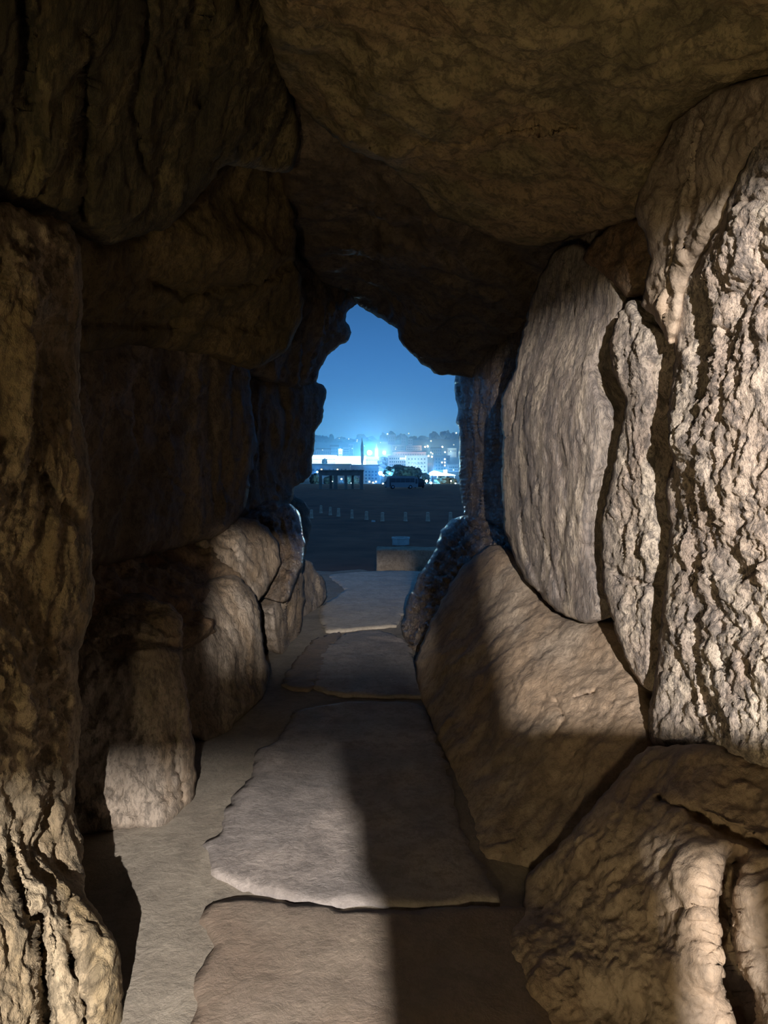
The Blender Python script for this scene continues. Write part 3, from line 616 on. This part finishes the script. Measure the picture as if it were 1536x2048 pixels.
# octagonal planter
def tub(x, y):
    o = empty('planter', (x, y, GZ))
    prof = [(0.30, 0.0), (0.335, 0.23)]
    MB().lathe(prof, 8, sq=True).build('tub', M['planter'], o)
    MB().lathe([(0.36, 0.235), (0.36, 0.285), (0.27, 0.285), (0.27, 0.20)], 8, sq=True).build('rim', M['planter'], o)
    MB().lathe([(0.265, 0.20), (0.265, 0.235), (0.1, 0.26)], 8, sq=True).build('soil', M['hill'], o)
    for k in range(8):
        a = math.pi / 4 * k + math.pi / 8
        MB().box(-0.012, 0.012, -0.012, 0.012, 0, 0.235).build('corner_rib', M['planter'], o).location = (0.322 * math.cos(a), 0.322 * math.sin(a), 0)
    setp(o, 'pale octagonal planter standing alone on the dark field', 'planter')
tub((801.5 - 768) * 25.1 / F, 25.1)

# bollards
bm_ = MB().lathe([(0.15, -0.05), (0.15, 0.05), (0.13, 0.08), (0.105, 0.42), (0.115, 0.44), (0.115, 0.50), (0.07, 0.54)], 4, sq=True).mesh('bollard')
bm_.materials.append(M['bollard'])
BOL = [(623, 1037), (642, 1026), (660.6, 1030), (677, 1033), (704, 1037), (733, 1041), (765, 1043.5), (811, 1043), (855.6, 1043), (901, 1043)]
wh = ['beside the dark boulder, end of the row', 'farthest away of the row', 'third from the dark boulder', 'fourth from the dark boulder', 'fifth from the dark boulder', 'just before the little white slab', 'just past the little white slab', 'third from the bright wall', 'second from the bright wall', 'nearest the bright wall']
for (px, py), t in zip(BOL, wh):
    d = (EYE - GZ) * F / (py - HOR)
    o = link('bollard', bm_); o.location = ((px - 768) * d / F, d, GZ); o.rotation_euler.z = 0.3 * math.sin(px)
    setp(o, 'short pale stone bollard on the field, ' + t, 'bollard', 'row of bollards across the field')
d = (EYE - GZ) * F / (1044.5 - HOR)
o = MB().prism([(-0.11, 0.0), (0.12, 0.0), (0.105, 0.10), (-0.09, 0.115)], 'y', -0.1, 0.1).build('loose_stone', M['planter']); o.location = ((746.5 - 768) * d / F, d, GZ)
setp(o, 'little white stone slab lying between two bollards', 'stone')

# pavilion
def pavilion(D):
    k = D / F; cx = (681.5 - 768) * k
    o = empty('pavilion', (cx, D, GZ))
    X = lambda px: (px - 681.5) * k
    ztop = EYE + (HOR - 940) * k - GZ
    zf = EYE + (HOR - 951) * k - GZ
    r = MB().box(X(635.5), X(727), -0.4, 4.4, ztop - 0.22, ztop).build('roof_slab', M['concrete'], o)
    MB().box(X(637.5), X(725.5), -0.2, 0.05, zf, ztop - 0.22).build('front_beam', M['concrete'], o)
    MB().box(X(637.5), X(725.5), 3.9, 4.15, zf, ztop - 0.22).build('back_beam', M['concrete'], o)
    for a, b in ((638, 644), (667.5, 675), (689, 694.5), (720, 726)):
        MB().box(X(a), X(b), -0.2, 0.35, 0, zf).build('post', M['concrete'], o)
    for a, b in ((656, 661.5), (701, 706)):
        MB().box(X(a), X(b), 3.7, 4.2, 0, zf).build('post', M['concrete'], o)
    MB().box(X(634), X(728), -0.8, 4.8, -0.1, 0.06).build('plinth', M['concrete'], o)
    setp(o, 'grey flat-roofed open pavilion on square posts at the field edge', 'pavilion')
pavilion(150.0)

# coach and car
M['coach_paint'] = plain('dull_white_paint', (0.30, 0.31, 0.32), 0.4)
M['dark_glass'] = plain('dark_window_glass', (0.012, 0.014, 0.018), 0.12)
M['windscreen'] = plain('windscreen_glass', (0.25, 0.28, 0.28), 0.1)
M['tyre'] = plain('black_rubber', (0.012, 0.012, 0.012), 0.8)
M['car_paint'] = plain('black_car_paint', (0.02, 0.02, 0.028), 0.3)
M['chrome'] = plain('grey_metal', (0.4, 0.4, 0.42), 0.35, 0.8)
def wheel(parent, x, y, r):
    o = MB().lathe([(r * .9, -0.13), (r, -0.1), (r, 0.1), (r * .9, 0.13)], 18).build('wheel', M['tyre'], parent)
    o.location = (x, y, r); o.rotation_euler = (math.pi / 2, 0, 0)
    h = MB().lathe([(r * .5, -0.15), (r * .5, 0.15)], 12).build('hub', M['chrome'], o)
def coach(D):
    k = D / F
    o = empty('coach', ((803.5 - 768) * k, D, GZ), 0.10)
    L = 66 * k; x0, x1 = -L / 2, L / 2; H = 24.5 * k
    body = [(x0 + 0.05, 0.35), (x1, 0.35), (x1 + 0.03, 1.2), (x1, H - 0.25), (x1 - 0.25, H - 0.06), (x0 + 1.0, H - 0.02), (x0 + 0.45, H - 0.15), (x0 + 0.12, H * 0.55), (x0, H * 0.42)]
    MB().prism(body, 'y', 0, 2.3).build('body', M['coach_paint'], o)
    MB().prism([(x0 + 0.9, H - 0.03), (x1 - 0.4, H - 0.07), (x1 - 0.7, H + 0.1), (x0 + 1.3, H + 0.12)], 'y', 0.5, 1.8).build('roof_unit', M['coach_paint'], o)
    MB().prism([(x0 + 0.17, H * .60), (x0 + 0.95, H * .60), (x0 + 0.95, H * .88), (x0 + 0.5, H * .9)], 'y', -0.02, 0.02).build('cab_window', M['windscreen'], o)
    n = 5; wx0, wx1 = x0 + 1.35, x1 - 0.75
    for i in range(n):
        a = wx0 + (wx1 - wx0) * i / n; b = wx0 + (wx1 - wx0) * (i + 1) / n - 0.06
        MB().prism([(a, H * .52), (b, H * .52), (b, H * .86), (a, H * .86)], 'y', -0.02, 0.02).build('window', M['dark_glass'], o)
    MB().prism([(x1 - 0.62, H * .42), (x1 - 0.12, H * .42), (x1 - 0.12, H * .8), (x1 - 0.62, H * .8)], 'y', -0.02, 0.02).build('rear_window', M['dark_glass'], o)
    MB().prism([(x0 + 0.98, 0.5), (x0 + 1.3, 0.5), (x0 + 1.3, H * .86), (x0 + 0.98, H * .86)], 'y', -0.025, 0.02).build('door', M['dark_glass'], o)
    MB().box(x0 - 0.02, x0 + 0.03, 0.2, 2.1, H * .45, H * .55).build('windscreen', M['windscreen'], o)
    MB().box(x0 + 0.0, x0 + 0.16, -0.22, -0.05, H * .42, H * .62).build('mirror', M['car_paint'], o)
    MB().box(x0 - 0.06, x0 + 0.3, -0.02, 2.32, 0.28, 0.5).build('bumper', M['car_paint'], o)
    for x in (x0 + 1.75, x1 - 1.75): wheel(o, x, 0.1, 0.42); wheel(o, x, 2.2, 0.42)
    setp(o, 'pale coach with a dark window band parked side-on at the field edge', 'coach')
coach(156.0)
def car(D):
    k = D / F; o = empty('car', ((839 - 768) * k, D, GZ), 0.0)
    H = 19.5 * k
    prof = [(-1.15, 0.3), (1.15, 0.3), (1.25, 0.9), (1.2, H * .55), (0.95, H * .85), (0.5, H), (-0.5, H), (-0.95, H * .85), (-1.2, H * .55), (-1.25, 0.9)]
    MB().prism(prof, 'y', 0, 4.6).build('body', M['car_paint'], o)
    MB().prism([(-0.95, H * .56), (0.95, H * .56), (0.78, H * .84), (0.45, H * .92), (-0.45, H * .92), (-0.78, H * .84)], 'y', -0.03, 0.02).build('rear_window', M['dark_glass'], o)
    for x in (-0.95, 0.95):
        MB().box(x - .14, x + .14, -0.03, 0.02, H * .38, H * .5).build('tail_light', plain('tail_light_red', (0.12, 0.01, 0.01), 0.3), o)
        for y in (0.8, 3.8):
            t = MB().lathe([(0.34, -0.11), (0.36, 0), (0.34, 0.11)], 16).build('wheel', M['tyre'], o); t.location = (x, y, 0.35); t.rotation_euler = (0, math.pi / 2, 0)
    MB().box(-1.1, 1.1, -0.08, 0.05, 0.3, 0.55).build('bumper', M['tyre'], o)
    setp(o, 'black high-roofed car parked behind the coach', 'car')
car(166.0)

# ------------------------------------------------------------------ the town
BLUE = (0.18, 0.58, 1.0); WHITE = (0.5, 0.8, 1.0); WARM = (1.0, 0.72, 0.45)
M['white_wall'] = plain('white_render', (0.75, 0.76, 0.76), 0.9)
M['pale_wall'] = plain('pale_render', (0.45, 0.46, 0.46), 0.9)
M['dim_wall'] = plain('mauve_grey_render', (0.22, 0.18, 0.18), 0.9)
M['tile_roof'] = plain('dark_roof_tiles', (0.10, 0.075, 0.07), 0.9)
M['pane_dark'] = plain('unlit_window_glass', (0.02, 0.025, 0.035), 0.2)
M['pane_lit'] = plain('lit_window', (0.9, 0.9, 0.85), 0.5, emit=2.2, ecol=(0.95, 0.95, 0.85))
M['pane_warm'] = plain('warm_lit_window', (0.9, 0.8, 0.6), 0.5, emit=1.6, ecol=(1.0, 0.82, 0.55))
M['leaf'] = plain('dark_tree_leaves', (0.05, 0.06, 0.04), 0.95, var=0.5, scale=0.5)
M['bark'] = plain('tree_bark', (0.06, 0.05, 0.04), 0.95)
M['globe_white'] = plain('lamp_globe_white', (1, 1, 1), 0.5, emit=9, ecol=(0.75, 0.92, 1.0))
M['globe_warm'] = plain('lamp_globe_warm', (1, 1, 1), 0.5, emit=6, ecol=(1.0, 0.85, 0.62))
M['globe_far'] = plain('lamp_globe_distant', (1, 1, 1), 0.5, emit=3, ecol=(0.65, 0.9, 1.0))
M['canopy_white'] = plain('white_canopy_fabric', (0.85, 0.86, 0.86), 0.8)
M['sign_dark'] = plain('dark_sign_letters', (0.02, 0.03, 0.04), 0.6)
def gz(px, D): return float(hill_z(np.array([(px - 768) * D / F]), np.array([D]))[0])
def building(label, x0, x1, yt, yb, D, mat, rows=0, cols=0, lit=(), warm=(), depth=14, roof=None, name='building', win=(0.5, 0.5), margin=0.06, cat='building', wy=(0.10, 0.9), balcony=False):
    k = D / F; cx = (x0 + x1) / 2; zt = EYE + (HOR - yt) * k; zb = min(EYE + (HOR - yb) * k, gz(cx, D)) - 2
    o = empty(name, ((cx - 768) * k, D, zb)); wd = (x1 - x0) * k; h = zt - zb
    MB().box(-wd / 2, wd / 2, 0, depth, 0, h).build('wall', mat, o)
    if roof == 'flat':
        MB().box(-wd / 2 - .4, wd / 2 + .4, -.4, depth + .4, h, h + .5).build('parapet', mat, o)
    elif roof == 'tile':
        MB().prism([(-0.8, h), (depth + .8, h), (depth * .5, h + min(4, 3.2 * k))], 'x', -wd / 2 - .6, wd / 2 + .6).build('roof', M['tile_roof'], o)
    hv = (yb - yt) * k
    if rows:
        cw = wd * (1 - 2 * margin) / cols; ch = hv * (wy[1] - wy[0]) / rows
        meshes = {}
        for r in range(rows):
            for c in range(cols):
                key = 'pane_lit' if (r, c) in lit else 'pane_warm' if (r, c) in warm else 'pane_dark'
                if key not in meshes:
                    meshes[key] = MB().box(-cw * win[0] / 2, cw * win[0] / 2, -0.12, 0.1, -ch * win[1] / 2, ch * win[1] / 2).mesh('window'); meshes[key].materials.append(M[key])
                p = link('window', meshes[key], None, o)
                p.location = (-wd / 2 + wd * margin + (c + .5) * cw, 0, h - hv * wy[0] - (r + .5) * ch)
            if balcony:
                MB().box(-wd / 2 + .3, wd / 2 - .3, -1.4, 0, -0.15, 0.75).build('balcony', mat, o).location = (0, 0, h - hv * wy[0] - (r + 1.0) * ch)
    setp(o, label, cat)
    return o
def glow(px, py, D, power, col=BLUE, r=0.4):
    d = bpy.data.lights.new('town_light', 'POINT'); d.energy = power; d.color = col; d.shadow_soft_size = r
    o = bpy.data.objects.new('town_light', d); COL.objects.link(o); o.location = W(px, py, D).tolist(); return o
def street_lamp(px, py, D, rpx, label, mat='globe_white', power=0, col=BLUE):
    k = D / F; p = W(px, py, D); zb = min(gz(px, D), p[2] - 3)
    o = empty('street_lamp', (p[0], D, zb)); h = p[2] - zb; r = rpx * k
    MB().lathe([(0.14, 0), (0.09, h - r * .8)], 6).build('pole', M['black_metal'], o)
    MB().lathe([(r * .3, -r * .95), (r * .8, -r * .6), (r, 0), (r * .8, r * .6), (r * .3, r * .95)], 10).build('globe', M[mat], o, True).location = (0, 0, h)
    setp(o, label, 'street lamp', 'lamps of the town')
    if power:
        l = glow(px, py + rpx * 0.2, D - r - 1.5, power * 4, col, 0.3); l.parent = None
def blob(rx, ry, rz, seed, amp=0.35, sub=3):
    bm = bmesh.new(); bmesh.ops.create_icosphere(bm, subdivisions=sub, radius=1)
    P = np.array([v.co[:] for v in bm.verts]); n = 1 + amp * fbm(P * 2.2 + seed * 7.7, 4, 0.65)
    for v, k in zip(bm.verts, n): v.co = Vector((v.co.x * rx * k, v.co.y * ry * k, v.co.z * rz * k))
    me = bpy.data.meshes.new('crown'); bm.to_mesh(me); bm.free(); return me
def tree(px, yt, yb, wpx, D, label, seed, name='tree'):
    k = D / F; zt = EYE + (HOR - yt) * k; zb = min(gz(px, D), EYE + (HOR - yb) * k); h = zt - zb; r = wpx * k / 2
    o = empty(name, ((px - 768) * k, D, zb))
    ch = min(h * 0.92, (yb - yt) * k * 0.98)
    MB().lathe([(0.35, 0), (0.22, h - ch * .5)], 8).build('trunk', M['bark'], o)
    c = link('crown', blob(r, r, ch / 2, seed), M['leaf'], o); c.location = (0, 0, h - ch / 2)
    setp(o, label, 'tree')

building('long white floodlit building with two rows of small windows', 622, 674, 911, 934, 650, M['white_wall'], 2, 16, roof='flat', win=(.5, .35), wy=(.2, .75))
building('plain white floodlit hall next to the long white building', 671, 731, 913.5, 932, 635, M['white_wall'], 2, 10, roof='flat', win=(.3, .2), wy=(.3, .8))
building('low white floodlit wing beside the spire glow', 729, 758, 914.5, 926, 660, M['white_wall'], 1, 8, roof='flat', win=(.4, .3))
building('low dark terrace of tiled roofs behind the pavilion', 618, 700, 930, 950, 455, M['dim_wall'], 1, 9, roof='tile', warm=((0, 2), (0, 6)), win=(.4, .3))
building('dark tiled building under the tall cypress', 700, 757, 932, 950, 470, M['dim_wall'], 1, 7, roof='tile', win=(.4, .3))
building('mauve apartment block with dark windows between pavilion and coach', 727, 757, 937, 970, 420, M['dim_wall'], 4, 4, roof='flat', warm=((3, 1), (3, 3)))
building('small white tower with a lit cap', 677, 684, 899, 914, 800, M['white_wall'], 2, 2, roof='flat', name='tower', cat='tower')
building('tall pale tower block on the slope', 697, 706, 888, 912, 950, M['pale_wall'], 5, 3, roof='flat', name='tower_block', cat='tower block')
building('pale stepped block low on the slope', 686, 698, 895, 912, 930, M['pale_wall'], 3, 4, roof='flat')
building('wide pale hillside building with two lit wings', 785, 809, 890.5, 906, 950, M['pale_wall'], 3, 7, roof='flat', lit=((1, 1),))
building('wide pale hillside building right of the lit wings', 812, 843, 891.5, 906, 960, M['pale_wall'], 3, 8, roof='flat')
building('dark long roofed building on the slope above the sign', 786, 852, 904, 916, 780, M['dim_wall'], 1, 12, roof='tile')
building('balconied apartment block with a blazing terrace', 776, 814, 911.5, 936, 600, M['pale_wall'], 3, 8, roof='flat', lit=((0, 5), (0, 6), (0, 7)), balcony=True)
hotel = building('pale four-storey building carrying dark sign letters', 812, 855, 912, 950, 585, M['white_wall'], 4, 6, roof='flat', win=(.35, .35), wy=(.06, .86))
building('pale low building by the bright canopy', 897, 917, 930, 950, 600, M['pale_wall'], 3, 5, roof='flat', lit=((1, 2),))
building('small house high on the slope with a lit front', 896, 913, 897, 907, 900, M['white_wall'], 1, 5, roof='flat')
building('square grey house among the hilltop trees', 816, 825, 878, 890, 1250, M['pale_wall'], 2, 2, roof='flat')
building('dim grey house on the hilltop beside a lamp', 803, 812, 874, 888, 1300, M['dim_wall'], 2, 2, roof='tile')
building('dim hilltop house with a pitched roof', 776, 790, 872, 886, 1350, M['dim_wall'], 2, 3, roof='tile')
building('dim block on the slope under the ridge', 660, 676, 893, 908, 1000, M['dim_wall'], 2, 4, roof='tile')
building('low dim houses stepping down the slope', 632, 660, 899, 912, 900, M['dim_wall'], 1, 7, roof='tile')
building('dim house between the two warm lamps', 862, 884, 897, 912, 850, M['dim_wall'], 2, 5, roof='tile', warm=((1, 0),))
building('blue-grey apartment block with stacked lit balconies', 868, 900, 912, 944, 640, M['dim_wall'], 4, 5, roof='flat', lit=((0, 3), (1, 2), (1, 3), (2, 3)))

# church spire
k = 800 / F; zb = gz(753, 800) - 2
o = empty('spire', ((753 - 768) * k, 800, zb)); h = EYE + (HOR - 898) * k - zb
MB().box(-2, 2, 0, 4, 0, h).build('tower_shaft', M['white_wall'], o)
MB().box(-2.3, 2.3, -.3, 4.3, h, h + .5).build('cornice', M['white_wall'], o)
MB().lathe([(2.0, 0), (0.9, 2.5), (0.3, 5.2), (0.05, 6.2)], 8).build('steeple', M['white_wall'], o).location = (0, 2, h + .5)
setp(o, 'slim white floodlit spire beside the brightest glow', 'spire')

# sign letters on the building
cu = bpy.data.curves.new('sign_lettering', 'FONT'); cu.body = 'YTIGER'; cu.size = 2.9; cu.extrude = 0.12; cu.space_character = 1.15
tmp = bpy.data.objects.new('tmp', cu); COL.objects.link(tmp)
bpy.context.view_layer.update()
me = bpy.data.meshes.new_from_object(tmp.evaluated_get(bpy.context.evaluated_depsgraph_get())); bpy.data.objects.remove(tmp)
k = 585 / F; xs_ = [v.co.x for v in me.vertices]; sc_ = (847 - 820) * k / (max(xs_) - min(xs_))
for v in me.vertices: v.co.x = (v.co.x - min(xs_)) * sc_
sg = link('sign_lettering', me, M['sign_dark'], hotel)
sg.rotation_euler = (math.pi / 2, 0, 0); sg.location = ((820 - 833.5) * k, -0.3, EYE + (HOR - 929.5) * k - hotel.location.z); sg['label'] = 'dark sign letters reading YTIGER'

# bright canopy
k = 450 / F
o = empty('canopy', ((884 - 768) * k, 450, gz(884, 450)))
z0 = EYE + (HOR - 951) * k - o.location.z; X = lambda px: (px - 884) * k
MB().prism([(X(857), z0), (X(912), z0), (X(908), z0 + 0.6), (X(886), z0 + 1.6), (X(868), z0 + 3.2), (X(860), z0 + 2.0)], 'y', 0, 9).build('roof', M['canopy_white'], o)
for px in (860, 875, 892, 909):
    MB().lathe([(0.15, 0), (0.15, z0)], 8).build('post', M['pale_wall'], o).location = (X(px), 0.6, 0)
    MB().lathe([(0.15, 0), (0.15, z0)], 8).build('post', M['pale_wall'], o).location = (X(px), 8.4, 0)
MB().box(X(888), X(895), 2, 5, z0, z0 + 3.8).build('kiosk_tower', M['canopy_white'], o)
setp(o, 'glaring white canopy roof with a small box tower', 'canopy')

# lamp post at the field edge
d = 200.0; k = d / F
o = empty('lamp_post', ((865.5 - 768) * k, d, GZ))
h = EYE + (HOR - 948) * k - GZ
MB().lathe([(0.09, 0), (0.07, h)], 8).build('pole', M['black_metal'], o)
MB().box(-0.5, 0.1, -0.1, 0.1, h - 0.1, h + 0.05).build('lamp_head', M['black_metal'], o)
setp(o, 'thin unlit lamp post standing against the glow', 'lamp post')

# trees
for i, a in enumerate([(724.5, 880, 934, 6, 520, 'tall thin dark cypress rising above the white hall', 'cypress'),
    (780, 934, 955, 26, 345, 'low broad tree at the pavilion end of the clump', 'tree'), (798, 930, 955, 34, 350, 'broadest dark tree in the clump above the coach', 'tree'),
    (818, 932, 956, 30, 348, 'rounded dark tree above the rear of the coach', 'tree'), (834, 936, 958, 22, 346, 'smaller dark tree at the canopy end of the clump', 'tree'),
    (852, 946, 968, 16, 330, 'bush lit from behind beside the black car', 'tree'), (886, 953, 972, 34, 320, 'wide dark tree below the bright canopy', 'tree'),
    (906, 956, 972, 16, 318, 'small dark tree next to the bright wall stone', 'tree'), (649, 917, 932, 10, 560, 'dark tree in front of the long white building', 'tree'),
    (628, 948, 972, 18, 330, 'dim tree beside the pavilion', 'tree'), (705, 950, 972, 26, 330, 'tree seen between the pavilion posts', 'tree'),
    (660, 952, 972, 26, 335, 'leafy tree behind the pavilion posts near the edge', 'tree'), (768, 915, 936, 24, 640, 'dark tree mass beside the spire glow', 'tree'),
    (632, 870, 890, 26, 1560, 'first ridge tree beside the dark upright stone', 'tree'), (680, 874, 890, 22, 1560, 'low ridge tree under the open sky beside the faint lamp', 'tree'), (700, 877, 890, 22, 1560, 'lowest ridge tree in the dip of the skyline', 'tree'), (722, 869, 890, 22, 1550, 'bushy ridge tree behind the cypress top', 'tree'), (827, 872, 890, 20, 1580, 'ridge tree between the grey house and the skyline lamp', 'tree'), (768, 866, 890, 16, 1590, 'steep ridge tree rising just over the spire', 'tree'),
    (742, 873, 890, 20, 1550, 'rounded ridge tree above the spire', 'tree'), (648, 872, 890, 22, 1560, 'ridge tree at the dark end of the skyline', 'tree'), (663, 868, 890, 10, 1560, 'narrow ridge tree on the skyline', 'tree'),
    (783, 863, 890, 18, 1600, 'tall ridge tree by the topmost lamp', 'tree'), (804, 868, 890, 22, 1600, 'ridge tree beside the hilltop house', 'tree'), (846, 872, 890, 22, 1580, 'low ridge tree at the middle of the skyline', 'tree'),
    (868, 865, 890, 22, 1600, 'large ridge tree on the bright-wall side', 'tree'), (890, 863, 890, 26, 1600, 'spreading ridge tree highest on the bright-wall side', 'tree'), (908, 866, 890, 22, 1600, 'last ridge tree against the bright wall', 'tree')]):
    px, yt, yb, wpx, D, lab, nm = a; tree(px, yt, yb, wpx, D, lab, i, nm)

# lamps of the town
L = [(739, 905.5, 780, 5.0, 'largest blazing white lamp beside the spire', 'globe_white', 60000), (768.5, 905.5, 760, 3.2, 'round warm-white lamp to the coach side of the spire', 'globe_warm', 20000),
     (761, 946.5, 400, 4.2, 'big white lamp above the front of the coach', 'globe_white', 9000), (767, 950, 402, 2.6, 'smaller white lamp touching the coach roofline', 'globe_white', 0),
     (634.5, 944, 430, 1.6, 'thin white lamp at the end of the pavilion roof', 'globe_white', 3000), (877, 902.5, 860, 2.6, 'warm lamp on the curved lane', 'globe_warm', 9000),
     (882, 904, 855, 1.6, 'second lamp along the curved lane', 'globe_white', 0), (890, 904.5, 850, 1.4, 'third lamp along the curved lane', 'globe_white', 0),
     (884.5, 894, 940, 1.7, 'orange-tinged lamp above the curved lane', 'globe_warm', 4000), (850, 893.5, 960, 1.5, 'warm lamp of a close pair on the slope', 'globe_warm', 0),
     (855.5, 892.5, 960, 1.7, 'brighter warm lamp of the close pair on the slope', 'globe_warm', 4000), (862, 882, 1200, 1.4, 'lone white lamp below the ridge', 'globe_far', 0),
     (775, 868, 1500, 1.5, 'topmost lamp on the ridge by the tall tree', 'globe_far', 0), (817.5, 867, 1500, 1.2, 'ridge lamp above the grey house', 'globe_far', 0),
     (912.5, 866, 1500, 1.5, 'ridge lamp touching the bright wall stone', 'globe_far', 0), (907.5, 889.5, 1000, 1.1, 'small lamp above the lit house', 'globe_far', 0),
     (697.5, 878, 1300, 1.1, 'white lamp alone under the dark ridge', 'globe_far', 0), (678.5, 877, 1300, 0.9, 'faint lamp under the dark ridge', 'globe_far', 0), (714.5, 880, 1250, 1.1, 'upper lamp of a stacked pair under the ridge', 'globe_far', 0),
     (714, 883, 1240, 0.9, 'lower lamp of a stacked pair under the ridge', 'globe_far', 0), (728.5, 892, 1050, 0.8, 'tiny lamp just beside the cypress top', 'globe_far', 0), (761, 885, 1150, 0.9, 'tiny lamp above the spire', 'globe_far', 0),
     (680.5, 898.5, 798, 1.2, 'lamp capping the small white tower', 'globe_white', 3000), (645, 900, 880, 0.9, 'faint lamp over the low dim houses', 'globe_far', 0),
     (704.5, 897, 945, 0.9, 'lamp on the tall pale tower block', 'globe_far', 0), (792, 894.5, 945, 0.9, 'lamp on the wide pale hillside building', 'globe_far', 0),
     (862, 905, 780, 1.1, 'upper lamp of the square cluster', 'globe_warm', 0), (857, 912, 770, 1.6, 'near lamp of the square cluster', 'globe_warm', 4000), (864, 913.5, 770, 1.6, 'far lamp of the square cluster', 'globe_warm', 0),
     (779, 947, 342, 1.8, 'lamp shining through the tree clump', 'globe_white', 1500), (853, 962, 318, 2.6, 'lamp low behind the black car', 'globe_white', 4000), (862, 966, 316, 2.4, 'lamp at the foot of the thin post', 'globe_white', 3000),
     (703, 966, 322, 1.1, 'low lamp seen through the last pavilion bay', 'globe_white', 800), (683, 958, 326, 1.6, 'low lamp seen through the middle pavilion bay', 'globe_white', 1200), (665, 963, 326, 0.9, 'low lamp seen between the paired pavilion posts', 'globe_white', 0),
     (902, 962, 312, 1.2, 'small pinkish lamp beside the wide dark tree', 'globe_warm', 600), (911, 967, 312, 1.4, 'low lamp at the edge of the bright wall stone', 'globe_white', 500),
     (766, 968, 312, 2.0, 'low lamp just ahead of the coach nose', 'globe_white', 1500), (746, 965, 312, 1.3, 'low pink lamp below the mauve block', 'globe_warm', 600)]
for px, py, D, r, lab, mt, pw in L: street_lamp(px, py, D, r, lab, mt, pw, WARM if mt == 'globe_warm' else BLUE)

# floodlights washing the white fronts
for px, py, D, pw in ((632, 926, 632, 22000), (652, 926, 632, 22000), (672, 927, 628, 20000), (692, 926, 618, 22000), (712, 926, 618, 22000), (730, 922, 622, 20000), (745, 920, 640, 20000), (828, 926, 566, 11000), (840, 935, 566, 9000), (807, 916, 588, 6000), (868, 944, 446, 14000), (880, 942, 446, 14000), (893, 941, 446, 12000), (904, 945, 446, 8000), (752, 905, 790, 9000), (905, 902, 890, 4000)):
    glow(px, py, D, pw * 0.9, WHITE)

# night haze over the valley
hz = MB().box(-900, 900, 305, 1990, -25, 75).build('haze', None); hz['kind'] = 'stuff'
m = bpy.data.materials.new('blue_night_haze'); m.use_nodes = True; nt = m.node_tree; nt.nodes.clear()
vs_ = nt.nodes.new('ShaderNodeVolumeScatter'); vs_.inputs['Color'].default_value = (0.22, 0.55, 1.0, 1); vs_.inputs['Density'].default_value = 0.0015; vs_.inputs['Anisotropy'].default_value = 0.85
mo = nt.nodes.new('ShaderNodeOutputMaterial'); nt.links.new(vs_.outputs[0], mo.inputs['Volume']); hz.data.materials.append(m)
setp(hz, 'thin blue night haze hanging over the town', 'haze')
